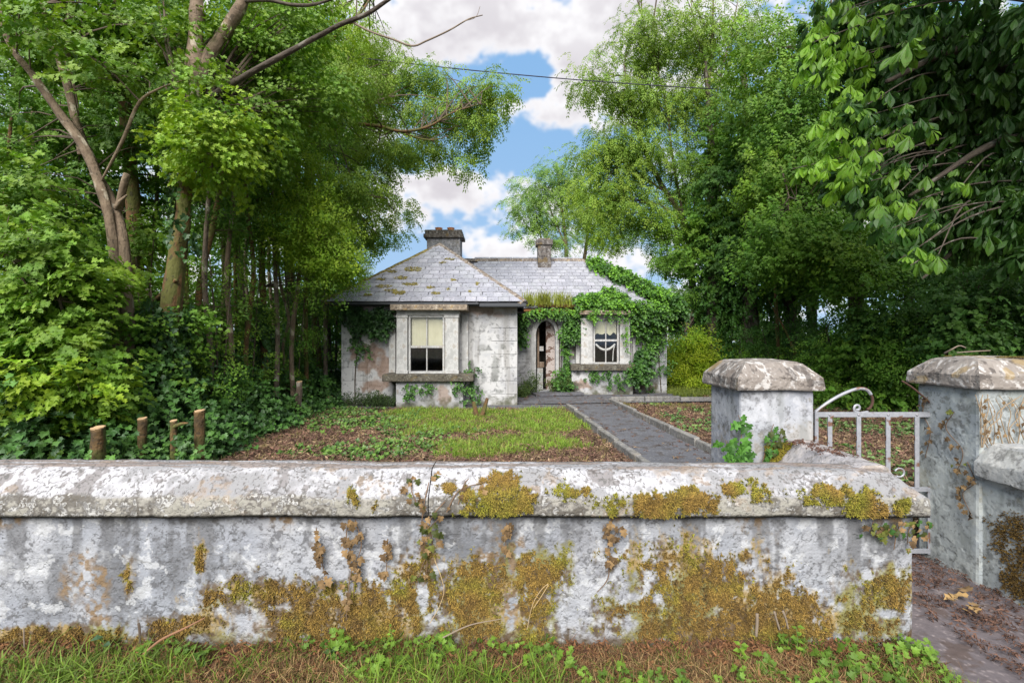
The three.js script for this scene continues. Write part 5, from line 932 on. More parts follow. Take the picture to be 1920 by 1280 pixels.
const ivied = (label, seed, px, d, yTop, w, blobs, extra = {}) => tree('ivy_clad_tree', label, 'tree', { seed, base: [Xat(px, d), -d], bark: M.barkDark, trunks: [[[px, 640 + 1.5 * FOCAL / d, d, w], [px + 4, 600, d, w * .85], [px + 6, 450, d, w * .7], [px, 250, d, w * .45], [px - 10, 100, d, w * .2]]], geo: 'ivyFar', cols: C.mid, mat: M.leaf, rad: .6, per: 16, size: 1.2, twigs: .4, blobs, ivyGeo: 'ivyFar', ivy: [[[[px, 725, d], [px + 4, 600, d], [px + 6, 430, d]], w * 2.0, 420, C.dark]], ...extra });
ivied('ivy wrapped trunk nearest the yellow green bush beside the cottage', 211, 1332, 15.4, 400, .22, [[1345, 420, 15.6, .7, .9, .7, 24], [1310, 490, 15.6, .6, .5, .6, 14], [1345, 560, 15.4, .6, .6, .5, 16, C.dark]]);
ivied('thick ivy wrapped trunk second from the cottage, dark crown above it', 212, 1402, 14.6, 350, .3, [[1400, 360, 14.6, 1.1, 1, .9, 36, C.dark], [1420, 480, 14.4, 1, .9, .9, 32, C.dark], [1380, 250, 14.8, .8, .9, .8, 22], [1420, 560, 15, .6, .35, .4, 8, C.dark]]);
ivied('ivy wrapped trunk third from the cottage behind the square pillar cap', 213, 1478, 14, 350, .22, [[1470, 300, 14, 1.2, 1.2, 1, 40], [1500, 450, 13.6, 1, .8, .8, 32], [1490, 540, 14.2, .7, .4, .5, 10, C.dark]]);
tree('slim_tree', 'slim brown bare stem rising straight above the first pillar cap', 'tree', { seed: 214, base: [Xat(1458, 12.5), -12.5], bark: M.barkMoss, trunks: [[[1460, 755, 12.5, .06], [1459, 660, 12.5, .05], [1455, 560, 12.5, .04], [1450, 450, 12.5, .03], [1446, 300, 12.5, .015]]], limbs: [[[1510, 770, 12, .05], [1500, 690, 12, .045], [1478, 630, 12, .03], [1440, 560, 12, .012]]], geo: 'small2', cols: C.mid, rad: .45, per: 14, size: 1.2, blobs: [[1470, 480, 12.6, .8, .6, .6, 18], [1440, 380, 12.8, .7, .6, .6, 14, C.maple]] });
tree('sycamore', 'broad dark green sycamore filling the middle behind the gate', 'tree', {
  seed: 220, base: [8.6, -11.5], bark: M.barkDark, trunks: [[[1612, 780, 11.5, .22], [1608, 620, 11.5, .19], [1600, 450, 11.5, .16], [1580, 250, 11.5, .12], [1560, 50, 11.5, .06]]], limbs: [[[1602, 480, 11.5, .08], [1540, 400, 11, .06], [1480, 370, 10.6, .03]], [[1604, 500, 11.5, .08], [1700, 420, 11, .06], [1780, 370, 10.6, .03]]],
  geo: 'broad', cols: C.mid, rad: .48, per: 17, size: 1.05, twigs: .5,
  blobs: [[1450, 110, 12, 1.1, 1.2, .9, 44, C.maple], [1500, 220, 11.6, 1, 1, .9, 42], [1540, 330, 11.2, 1, .8, .8, 36], [1460, 330, 11.6, .7, .7, .7, 24, C.maple], [1500, 430, 10.8, .9, .5, .6, 28], [1560, 470, 10.6, .7, .4, .5, 20, C.maple], [1440, 490, 11.2, .5, .35, .4, 12], [1600, 530, 10.6, .7, .35, .5, 13], [1680, 450, 11, 1, .9, .8, 28, C.dark], [1780, 420, 11, 1.2, 1.2, .9, 34, C.dark], [1880, 450, 11, 1.2, 1.3, .9, 34, C.dark], [1650, 100, 12, 2, 1.6, 1.2, 60], [1850, 150, 12, 2, 1.8, 1.2, 60, C.dark], [1640, -150, 11.5, 2.4, 1.4, 1.4, 30]],
});
// far trees behind, closing the view
[[1350, 640, 24, 'dim far tree seen through the ivy wrapped trunks'], [1520, 560, 20, 'dim far tree deep behind the sycamore'], [1700, 560, 17, 'dim far tree deep behind the iron gate'], [1880, 520, 15, 'dim far tree deep behind the hinge pillar']].forEach(([px, py, d, label], i) => tree('far_tree', label, 'tree', {
  seed: 230 + i, base: [Xat(px, d), -d], bark: M.barkDark, trunks: [[[px, 640 + 1.5 * FOCAL / d, d, .2], [px + 5, 560, d, .16], [px, 400, d, .1], [px - 10, 200, d, .05]]], geo: 'broad', cols: i ? C.mid : C.back, rad: .9, per: 22, size: 1.6, twigs: .3,
  blobs: [[px, py - 250, d, 2.4, 2, 1.4, 40], [px, py - 60, d, 2.6, 1.4, 1.2, 36], [px, py + 90, d, 2.6, 1, 1.2, 30, i ? C.dark : C.back], [px - 60, 680, d, 2.2, .9, 1, 34, i === 3 ? C.mid : C.back]],
}));
tree('yellow_green_bush', 'bright yellow green bush glowing beside the cottage end wall', 'shrub', { seed: 240, base: [5.6, -14.6], bark: M.twig, trunks: [[[1290, 732, 14.6, .04], [1288, 680, 14.6, .03], [1285, 620, 14.6, .01]]], geo: 'shrub', cols: C.yellow, rad: .4, per: 16, size: 1.2, floor: .2, blobs: [[1285, 695, 14.6, .36, .4, .4, 15], [1298, 660, 14.8, .36, .35, .4, 11], [1278, 635, 15.0, .3, .35, .4, 9, C.bright], [1304, 718, 14.4, .3, .22, .3, 8], [1300, 600, 17.5, .7, .6, .5, 20, C.back]] });
tree('green_bush', 'fresh green bush behind the first ivy wrapped trunk', 'shrub', { seed: 241, base: [9.4, -19.5], bark: M.twig, trunks: [[[1375, 730, 19.5, .05], [1372, 650, 19.5, .03], [1378, 580, 19.5, .01]]], geo: 'shrub', cols: C.yellow, rad: .55, per: 16, size: 1.6, floor: .2, blobs: [[1370, 680, 19.5, 1, .9, .7, 22], [1440, 660, 19, 1.2, .9, .7, 22, C.maple], [1370, 600, 20, 1, .8, .7, 16, C.back], [1500, 680, 17, 1, .8, .7, 18, C.back]] });
[[1560, 690, 11.0, 'dark undergrowth bush beyond the gate, nearest the first pillar'], [1650, 680, 10.4, 'dark undergrowth bush straight behind the iron gate'], [1740, 640, 9.6, 'dark leafy bush behind the broken gate strap'], [1850, 600, 9, 'dark leafy bush behind the hinge pillar cap'], [1440, 705, 12.6, 'low dark bush behind the first pillar cap']].forEach(([px, py, d, label], i) => tree('undergrowth_bush', label, 'shrub', {
  seed: 250 + i, base: [Xat(px, d), -d], bark: M.barkDark, trunks: [[[px, 640 + 1.5 * FOCAL / d, d, .03], [px + 8, 700, d, .025], [px - 10, 620, d, .012]], [[px + 10, 640 + 1.5 * FOCAL / d, d, .03], [px + 40, 690, d - .2, .022], [px + 60, 600, d, .01]]], geo: i % 2 ? 'ivyFar' : 'small2', cols: i === 3 ? C.dark : C.mid, rad: .36, per: 14, size: 1.0, floor: .2,
  blobs: [[px, py, d, .9, .7, .6, 30], [px + 20, py - 70, d, .9, .5, .6, 20, C.dark], [px, py + 50, d - .2, .9, .35, .5, 18]],
}));
// ---- horse chestnut overhanging the gate
{
  const CH = [[.035, .115, .014], [.12, .28, .022]], R = rng(300), t = thing('horse_chestnut', 'horse chestnut hanging large drooping leaves into the scene from beyond the gate', 'tree', [9.5, 0, -7.5]);
  const limbs = [[V(9.5, -.1, -7.5), .38, V(9.3, 2.6, -7.4), .33, V(9.1, 5, -7.2), .28, V(8.8, 9, -7), .15], [V(9.2, 4, -7.3), .14, V(7.6, 5.4, -6.8), .1, V(6.2, 5.6, -6.3), .06, V(4.9, 5.0, -6), .025], [V(9.2, 3.4, -7.3), .12, V(7.8, 4.4, -6.6), .08, V(6.6, 4.3, -6.2), .05, V(5.2, 3.5, -6), .02], [V(9.3, 3.0, -7.3), .1, V(8, 3.4, -7), .07, V(6.8, 3.1, -6.8), .04, V(5.9, 2.5, -6.6), .015], [V(9.1, 5, -7.2), .12, V(7.6, 6.8, -6), .09, V(5.8, 7.2, -5.4), .05, V(4.4, 6.4, -5.2), .02]];
  limbs.forEach((l, i) => { const P = []; for (let k = 0; k < l.length; k += 2) P.push([l[k], l[k + 1]]); part(t, i ? 'limb' : 'trunk', tube(P, 10, .12, .14, i), M.barkDark); });
  // palmate leaf of seven leaflets, drooping; axis +x
  const leaflet = (l, w) => { const o = [], q = [[0, 0], [.3, .13], [.62, .46], [.78, .5], [.92, .24], [1, 0]], y = (x, z) => Math.abs(z) * .35 - .28 * x * x / l; for (const s of [1, -1]) for (let i = 0; i < 5; i++) { const A = [q[i][0] * l, q[i][1] * w], B = [q[i + 1][0] * l, q[i + 1][1] * w], P = (x, z) => [x, y(x, z), s * z], a = P(...A), b = P(...B), c = P(A[0], 0), d = P(B[0], 0); const T = s > 0 ? [c, a, b, c, b, d] : [c, b, a, c, d, b]; o.push(...T.flat()); } return o; };
  const palm = (seed) => { const q = rng(seed), o = [], uv = []; for (let j = 0; j < 7; j++) { const a = (j - 3) * .60 + (q() - .5) * .22, l = .225 * (1 - Math.abs(j - 3) * .10) * (.8 + q() * .35), Q = euler(0, a, 0).multiply(euler((q() - .5) * .6, 0, -.4 - q() * .65)), w = l * (.32 + q() * .08), T = leaflet(l, w); for (let i = 0; i < T.length; i += 3) uv.push(T[i] / l, .5 + T[i + 2] / w); o.push(...xf(T, Q, V(0, 0, 0))); } const g = geoFrom(o); g.setAttribute('uv', new THREE.Float32BufferAttribute(uv, 2)); return g; };
  const veinTex = colorTex(256, 128, (u, v) => { const z = Math.abs(v - .5), rib = sstep(z, .035, .012), side = sstep(Math.abs(((u - z * .9) * 9) % 1 - .5), .40, .5) * .7, n = fbm(u * 7, v * 5, 4), sp = fbm(u * 22 + 9, v * 14, 3); let c = mix3([.80, .82, .75], [1.0, 1.0, .95], n); c = mix3(c, [1.0, 1.0, .9], rib); c = mix3(c, [.62, .66, .5], side * (1 - rib)); c = mix3(c, [.75, .38, .12], sstep(sp + (u > .85 ? .12 : 0), .66, .74) * .8); return c; }, false);
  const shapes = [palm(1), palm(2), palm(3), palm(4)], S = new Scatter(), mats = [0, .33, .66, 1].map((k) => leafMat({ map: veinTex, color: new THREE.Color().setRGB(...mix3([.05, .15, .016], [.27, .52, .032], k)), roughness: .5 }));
  const place = (c, out, fr) => { const d = sphereDir(R), axis = V(out.x * .7 + d.x * .7, -.25 + d.y * .3, out.z * .7 + d.z * .7); return new THREE.Matrix4().compose(c, orient(axis, V(out.x * .4 + (R() - .5) * .5, 1, .45 + out.z * .4 + (R() - .5) * .5)), V(1, 1, 1).multiplyScalar(fr)); };
  // outer leaves one by one: [photo x, y, distance, radius x, y, z, leaves]
  const front = [[1560, 40, 6.2, .45, .35, .3, 26], [1590, 130, 6.0, .45, .4, .3, 34], [1540, 110, 6.2, .25, .3, .3, 14], [1620, 215, 5.8, .4, .35, .3, 30], [1560, 220, 6.0, .25, .25, .3, 15], [1580, 290, 5.9, .35, .25, .3, 24], [1520, 310, 6.0, .22, .14, .2, 10], [1640, 320, 5.7, .35, .25, .3, 20], [1690, 250, 5.6, .35, .4, .3, 16], [1650, 385, 5.8, .45, .22, .3, 20], [1590, 345, 5.9, .25, .1, .2, 8], [1700, 440, 5.6, .35, .2, .25, 16], [1720, 480, 5.5, .2, .12, .2, 8], [1680, 40, 5.8, .5, .35, .3, 20], [1700, 85, 4.3, .08, .1, .1, 6], [1760, 350, 5.7, .4, .5, .3, 14]];
  let n = 0;
  for (const f of front) for (let i = 0; i < f[6]; i++) {
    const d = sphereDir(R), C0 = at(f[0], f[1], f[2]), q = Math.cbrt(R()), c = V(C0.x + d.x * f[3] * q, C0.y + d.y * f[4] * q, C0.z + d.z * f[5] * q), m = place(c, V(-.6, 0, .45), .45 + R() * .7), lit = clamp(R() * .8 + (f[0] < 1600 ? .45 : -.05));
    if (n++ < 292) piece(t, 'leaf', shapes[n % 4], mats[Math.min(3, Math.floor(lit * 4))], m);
  }
  const mass = [[1760, 120, 6.6, 1.1, 1, .8, 420], [1860, 250, 6.6, 1, 1.2, .8, 420], [1700, 200, 6.8, .9, 1.2, .6, 360], [1800, 400, 6.6, .7, .6, .5, 180], [1920, 420, 6.4, .7, .7, .6, 200], [1620, 60, 6.9, .9, .9, .6, 300], [1640, 330, 6.8, .7, .5, .5, 150], [2050, 150, 6.5, 1.4, 1.6, 1, 420], [1800, -250, 6, 2.6, 1.2, 1.4, 900], [2100, -100, 5, 1.6, 1.4, 1.4, 400], [2250, 300, 6.5, 1.4, 1.6, 1.4, 360], [2275, -827, 3.4, 1.6, .6, 1.4, 460], [2508, -564, 4, 1.6, .7, 1.4, 420]];  // clusters out of view are added to shade the right side
  for (const f of mass) for (let i = 0; i < f[6]; i++) { const d = sphereDir(R), C0 = at(f[0], f[1], f[2]), q = Math.cbrt(R()), c = V(C0.x + d.x * f[3] * q, C0.y + d.y * f[4] * q, C0.z + d.z * f[5] * q), k = mix3(CH[0], CH[1], R() * R()); const m = place(c, V(-.4, 0, .3), .6 + R() * .7); S.m.push(m); S.c.push(k); }
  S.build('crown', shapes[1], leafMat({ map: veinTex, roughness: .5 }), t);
  const tw = []; for (let i = 0; i < 34; i++) { const f = front[Math.floor(R() * front.length)], c = at(f[0], f[1], f[2]).add(V((R() - .5) * .5, (R() - .5) * .4, (R() - .5) * .3)), s = V(6.2 + R() * 1.5, c.y + .5 + R() * .6, -6.4 - R() * .5); tw.push(tube([[s, .016], [s.clone().lerp(c, .5).add(V(0, .15, 0)), .011], [c, .005]], 5, .3)); }
  part(t, 'twigs', mergeGeometries(tw), M.barkDark, 'stuff');
}

// ------------------------------------------------------------------ ivy on the cottage
{
  const R = rng(400), BR = [[.035, .11, .012], [.19, .41, .03]], DK = [[.025, .075, .014], [.09, .22, .025]], MD = [[.03, .09, .014], [.13, .30, .028]];
  const bed = (S, pts, n, rad, cols, size = 1, normal = V(0, .2, 1)) => {        // sprays round a list of [photo x, photo y, distance, weight]
    for (let i = 0; i < n; i++) { const a = pts[Math.floor(R() * pts.length)], p = at(a[0] + (R() - .5) * 2 * rad[0], a[1] + (R() - .5) * 2 * rad[1], a[2]); p.z += R() * (rad[2] ?? .2); const k = mix3(cols[0], cols[1], R() ** 1.5); S.add(p, orient(V((R() - .5) * 1.4, -.5 + (R() - .5), .4 + R() * .3), V(normal.x + (R() - .5) * .8, normal.y + .5, normal.z + (R() - .5) * .4)), size * (.7 + R() * .6), k); }
  };
  const line = (x0, y0, d0, x1, y1, d1, n) => Array.from({ length: n }, (_, i) => { const t = i / (n - 1); return [lerp(x0, x1, t), lerp(y0, y1, t), lerp(d0, d1, t)]; });
  const stems = (list, t) => part(t, 'stems', mergeGeometries(list.map((l) => tube(l.map(([x, y, d]) => [at(x, y, d), .014]), 5, .1, .2))), M.barkDark, 'stuff');
  let t = thing('ivy', 'thick bright ivy spreading over the slates, gutter and end wall of the cottage', 'ivy', [3.6, 2, -13]), S = new Scatter();
  bed(S, line(1108, 488, 15.0, 1255, 560, 13.0, 30), 640, [14, 8, .3], BR, .9, V(.1, .9, .5));
  bed(S, line(1140, 508, 14.6, 1262, 568, 13.0, 24), 400, [12, 11, .25], DK, 1.0, V(.1, .9, .5));
  bed(S, line(1085, 566, 12.9, 1255, 572, 12.85, 30), 230, [10, 7, .22], BR, .72); bed(S, line(1185, 578, 12.84, 1258, 582, 12.84, 30), 150, [8, 8, .12], MD, .7); bed(S, line(1088, 576, 12.84, 1185, 578, 12.84, 30), 110, [8, 5, .12], BR, .6); bed(S, line(1180, 586, 12.86, 1256, 590, 12.86, 20), 150, [8, 12, .12], DK, .7);
  bed(S, [[1095, 558, 13.0], [1118, 556, 13], [1150, 552, 13.2], [1137, 545, 13.3], [1165, 558, 13], [1112, 562, 12.9]], 280, [12, 8, .15], BR, .9, V(0, .8, .6));
  bed(S, [[1205, 600, 13.1], [1225, 600, 13.1], [1245, 590, 13.1], [1210, 625, 13.15], [1235, 625, 13.15], [1222, 650, 13.15], [1200, 605, 13.0], [1250, 575, 13.0]], 370, [13, 18, .10], MD, .72);
  bed(S, [[1198, 590, 12.95], [1215, 585, 12.95], [1245, 600, 13], [1190, 600, 12.9], [1230, 600, 13]], 120, [14, 14, .1], BR, .6);
  bed(S, [[1196, 690, 12.95], [1205, 668, 13.1], [1188, 695, 12.8], [1200, 700, 13]], 150, [12, 16, .1], DK, 1);
  bed(S, [[1225, 690, 13.15], [1240, 680, 13.15], [1215, 715, 13.15], [1253, 640, 13.15], [1252, 690, 13.15]], 70, [14, 20, .04], DK, .5);
  bed(S, [[1150, 710, 12.78], [1130, 700, 12.78], [1165, 715, 12.78], [1182, 700, 12.78], [1110, 700, 12.78]], 95, [14, 14, .04], DK, .5);
  bed(S, [[1173, 610, 12.76], [1170, 640, 12.76], [1166, 590, 12.74]], 26, [4, 16, .06], BR, .6);
  bed(S, [[1112, 592, 12.74], [1106, 585, 12.74], [1145, 590, 12.74], [1155, 585, 12.74]], 34, [8, 8, .06], BR, .65);
  bed(S, [[1266, 570, 13], [1270, 590, 13.3], [1264, 610, 13.4]], 90, [8, 14, .3], DK, 1);
  stems([[[1190, 735, 13.1], [1196, 690, 13.05], [1206, 640, 13.12], [1215, 580, 13.1]], [[1240, 735, 13.15], [1236, 660, 13.15], [1245, 580, 13.1]], [[1262, 575, 12.95], [1200, 530, 14], [1108, 488, 15]]], t);
  S.build('foliage', G.ivy, M.leafGloss, t);
  t = thing('ivy', 'ivy hanging over the arched door and down between door and bay', 'ivy', [1.6, 1.6, -13]); S = new Scatter();
  bed(S, line(1000, 582, 12.85, 1088, 582, 12.85, 20), 100, [6, 4, .1], BR, .5); bed(S, line(985, 588, 13.0, 1085, 592, 12.95, 20), 130, [8, 4, .15], MD, .55);
  bed(S, line(1061, 598, 13.05, 1062, 690, 13.1, 20), 110, [4, 8, .06], MD, .6);
  bed(S, [[1065, 610, 13.05], [1075, 600, 13], [1060, 625, 13.05], [1080, 620, 13], [1074, 630, 13.05]], 190, [8, 10, .10], DK, .7);
  bed(S, [[980, 610, 13.1], [976, 630, 13.1], [975, 600, 13.1]], 80, [5, 12, .08], DK, .9);
  bed(S, [[1056, 700, 13.05], [1052, 715, 12.95], [1060, 725, 12.9]], 80, [9, 12, .12], DK, .9);
  stems([[[1056, 735, 13.1], [1052, 680, 13.15], [1056, 620, 13.15], [1070, 590, 13.05]], [[1050, 700, 13.15], [1040, 600, 13.12], [1000, 588, 13.1]]], t);
  S.build('foliage', G.ivy, M.leafGloss, t);
  t = thing('ivy', 'dark ivy patch hanging below the eave beside the big bay window', 'ivy', [-3.4, 2, -10.7]); S = new Scatter();
  bed(S, [[690, 590, 10.72], [705, 600, 10.72], [720, 590, 10.7], [672, 590, 10.72], [715, 612, 10.74], [680, 605, 10.74], [660, 585, 10.7]], 380, [16, 15, .06], [[.018, .05, .014], [.05, .13, .025]], .8);
  bed(S, [[672, 640, 10.77], [680, 660, 10.77], [665, 625, 10.77]], 30, [10, 16, .03], DK, .6);
  stems([[[665, 760, 10.78], [666, 700, 10.78], [672, 640, 10.78], [690, 590, 10.75]], [[684, 660, 10.78], [676, 630, 10.78], [700, 595, 10.75]]], t);
  S.build('foliage', G.ivy, M.leafGloss, t);
  t = thing('ivy', 'sparse ivy creeping up the wall under the big bay sill', 'ivy', [-.9, .3, -10.4]); S = new Scatter();
  bed(S, [[888, 700, 10.76], [882, 720, 10.5], [877, 740, 10.4], [895, 735, 10.76], [800, 722, 10.37], [860, 718, 10.37], [770, 730, 10.37], [885, 690, 10.76]], 85, [10, 14, .04], DK, .6);
  stems([[[885, 765, 10.7], [886, 730, 10.76], [890, 690, 10.76]]], t);
  S.build('foliage', G.ivy, M.leafGloss, t);
  // weeds along the foot of the cottage and in the gutter
  const w = (name, label, cat, spots, n, cols, geo, size, pos) => { const q = thing(name, label, cat, pos), s = new Scatter(); for (let i = 0; i < n; i++) { const a = spots[Math.floor(R() * spots.length)], p = at(a[0] + (R() - .5) * 2 * a[3], a[1], a[2]); if (a[4]) p.y += R() * a[4]; else p.y = gh(p.x, p.z) + .02; p.z += (R() - .5) * .2; const k = mix3(cols[0], cols[1], R()); s.add(p, geo === 'tuft' ? onNormal(V((R() - .5) * .5, 1, (R() - .5) * .5), R) : orient(V((R() - .5), .6, (R() - .5)), V(0, 1, .6)), size * (.6 + R() * .7), k); } s.build('foliage', geo === 'tuft' ? G.weedTuft : G[geo], M.leaf, q); };
  G.weedTuft = tuft(61, 9, .30, .012, .5); G.grass = tuft(62, 9, .12, .006, .7); G.grass2 = tuft(63, 7, .20, .0055, .75);
  w('weeds', 'weeds growing at the wall foot on the window side of the door', 'weeds', [[1050, 735, 12.9, 12, .45], [1062, 738, 12.8, 10, .3], [1040, 738, 12.9, 6, .2]], 110, [[.05, .11, .02], [.14, .20, .03]], 'small', .8, [1.5, .1, -12.9]);
  w('weeds', 'weeds growing in the corner between the door and cottage wing', 'weeds', [[985, 745, 12.6, 12, .4], [1000, 742, 12.8, 8, .45], [978, 752, 12.2, 6, .25]], 120, [[.05, .11, .02], [.12, .18, .03]], 'small', .8, [.4, .1, -12.7]);
  w('weeds', 'dark weeds at the foot of the wing wall under the ivy patch', 'weeds', [[680, 768, 10.6, 36, .22], [720, 768, 10.55, 20, .2]], 150, [[.025, .06, .015], [.08, .14, .025]], 'small', .7, [-3.3, .1, -10.6]);
  w('gutter_weeds', 'tall yellow weeds and rusty moss growing out of the gutter above the door', 'weeds', [[1005, 574, 12.85, 22, .06], [1030, 576, 12.85, 22, .06], [1060, 578, 12.85, 16, .05]], 80, [[.26, .27, .04], [.48, .55, .09]], 'tuft', 1.35, [.9, 2.5, -12.85]);
  w('gutter_weeds', 'rusty brown moss tufts along the gutter between door and bay', 'weeds', [[1050, 577, 12.83, 40, .04]], 170, [[.20, .07, .03], [.26, .16, .04]], 'tuft', .3, [1.3, 2.5, -12.84]);
}
// ------------------------------------------------------------------ overhead cable
{
  const a = at(705, 112, 12.4), b = at(1275, 163, 12.9), p = []; for (let i = -2; i <= 16; i++) { const t = i / 14, q = a.clone().lerp(b, t); q.y -= .06 * (1 - (2 * t - 1) ** 2); p.push([q, .013]); }
  const t = thing('overhead_cable', 'thin dark overhead cable crossing the sky above the chimneys', 'cable', [0, 8.6, -12.6]);
  part(t, 'cable', tube(p, 6, .5), std({ color: new THREE.Color().setRGB(.03, .025, .05) }));
}
// ------------------------------------------------------------------ garden floor: litter, ivy, grass
const dryLeaf = (() => { const o = []; o.push(...leafTris(.055, .034, .5, .5)); return geoFrom(o); })();
const scrap = (() => { const R = rng(66), o = []; for (let i = 0; i < 5; i++) o.push(...xf(leafTris(.05, .03, .6, .6), euler(R() * 2 - 1, R() * 6, R() * 2 - 1), V((R() - .5) * .07, R() * .02, (R() - .5) * .07), .7 + R() * .6)); for (let i = 0; i < 2; i++) o.push(...xf(leafTris(.12, .007, .6, 0), euler(R(), R() * 6, (R() - .5) * .4), V((R() - .5) * .05, .01, (R() - .5) * .05))); return geoFrom(o); })();
{
  const R = rng(500), L = new Scatter(), I = new Scatter(), Gr = new Scatter(), onPath = (x, z) => (x > KL(z) - .12 && x < KR(z) + .12 && z > -11.3) || (z < -10.2 && z > -10.95 && x < 1.6) || (z < -10.9 && x > 0 && x < 5.1) ;
  for (let i = 0; i < 120000; i++) {
    const z = -3.7 - R() * 9.5, x = -5.2 + R() * 14.5; if (z < -10.3 && x < .2) continue;
    const p = onPath(x, z), g = grassAmt(x, z), v = ivyAmt(x, z), y = gh(x, z);
    const eg = Math.min(Math.abs(x - KL(z)), Math.abs(x - KR(z))); if (p && R() > (eg < .22 && z > -11 ? .30 * (fbm(x * 3, z * 3, 3)) : .03)) continue; if (Math.abs(x) / -z > 1.25) continue;
    if (!p && R() < g * .62 && x < 2) { for (let q = 0; q < 1; q++) { const c = mix3([.19, .31, .03], R() < .25 ? [.48, .43, .12] : [.38, .55, .07], R()); Gr.add(V(x, y, z), onNormal(V((R() - .5) * .5, 1, (R() - .5) * .5), R), .7 + R() * .7, c); } if (R() < .7) continue; }
    if (!p && R() < v * .22) { const c = mix3([.04, .10, .02], [.16, .28, .045], R()); I.add(V(x, y + .02 + R() * .05, z), orient(sphereDir(R).setY((R() - .5) * .4), V((R() - .5) * .7, 1, .3 + (R() - .5) * .6)), .5 + R() * .4, c); continue; }
    if (!p && R() < .10) { Gr.add(V(x, y, z), onNormal(V((R() - .5) * 1.6, 1, (R() - .5) * 1.6), R), .5 + R() * .5, mix3([.28, .22, .08], [.48, .43, .16], R())); continue; }
    if (R() < .64) continue;
    const c = mix3([.06, .034, .023], R() < .35 ? [.36, .25, .15] : [.23, .125, .088], R() ** 1.2), k = p ? .8 : 1; L.add(V(x, y + (p ? .03 : .012) + R() * .012, z), onNormal(V((R() - .5) * .9, 1, (R() - .5) * .9), R), (.7 + R() * .8) * (p ? .5 : 1.05), [c[0] * k, c[1] * k, c[2] * k]);
  }
  // the side beds, sparse green through the litter
  for (let i = 0; i < 4200; i++) { const z = -4 - R() * 8.5, x = 3 + R() * 6.5; if (onPath(x, z) || fbm(x * 1.2, z * 1.2 + 9, 3) < .5) continue; I.add(V(x, gh(x, z) + .02 + R() * .04, z), orient(sphereDir(R).setY(.1), V((R() - .5) * .7, 1, .4)), .5 + R() * .4, mix3([.05, .11, .03], [.16, .26, .06], R())); }
  for (let i = 0; i < 1500; i++) { const x = 2.5 + R() * 3.5, z = -10.4 - R() * 1.0; if (z < -11.4 || onPath(x, z) || fbm(x * 2, z * 3, 3) < .5) continue; Gr.add(V(x, gh(x, z), z), onNormal(V((R() - .5) * .5, 1, (R() - .5) * .5), R), .6 + R() * .5, mix3([.2, .2, .04], [.36, .36, .07], R())); }
  for (let i = 0; i < 1200; i++) { const x = 4.4 + R() * 2.6, z = -12.2 - R() * 3; Gr.add(V(x, gh(x, z), z), onNormal(V((R() - .5) * .5, 1, (R() - .5) * .5), R), 1 + R(), mix3([.15, .22, .03], [.34, .38, .06], R())); }
  // litter in the gateway and on the coping of the return
  for (let i = 0; i < 1000; i++) { const z = -1.5 - R() * 2.3, x = 2.12 + R() * .95, w = fbm(x * 4, z * 2.5, 4); if (w + (x - 2.6) * .25 < .50) continue; const c = mix3([.045, .024, .017], [.16, .085, .058], R()); L.add(V(x, .02 + R() * .02, z), onNormal(V((R() - .5) * .9, 1, (R() - .5) * .9), R), .25 + R() * .35, c); }
  for (let i = 0; i < 50; i++) { const p = V(1.86 + R() * .22, .92 + R() * .006, -2.7 - R() * .42); L.add(p, onNormal(V((R() - .5) * .5, 1, (R() - .5) * .5), R), .25 + R() * .25, mix3([.06, .025, .018], [.17, .09, .06], R())); }
  L.build('leaf_litter', scrap, M.leafDry, null, 'stuff', 'brown fallen leaves and twigs strewn over the garden floor');
  I.build('ground_ivy', G.ivy, M.leafGloss, null, 'stuff', 'low glossy ivy spreading through the litter of the lawn');
  Gr.build('lawn_grass', G.grass, M.leaf, null, 'stuff', 'short green and straw grass patches on the garden lawn');
}
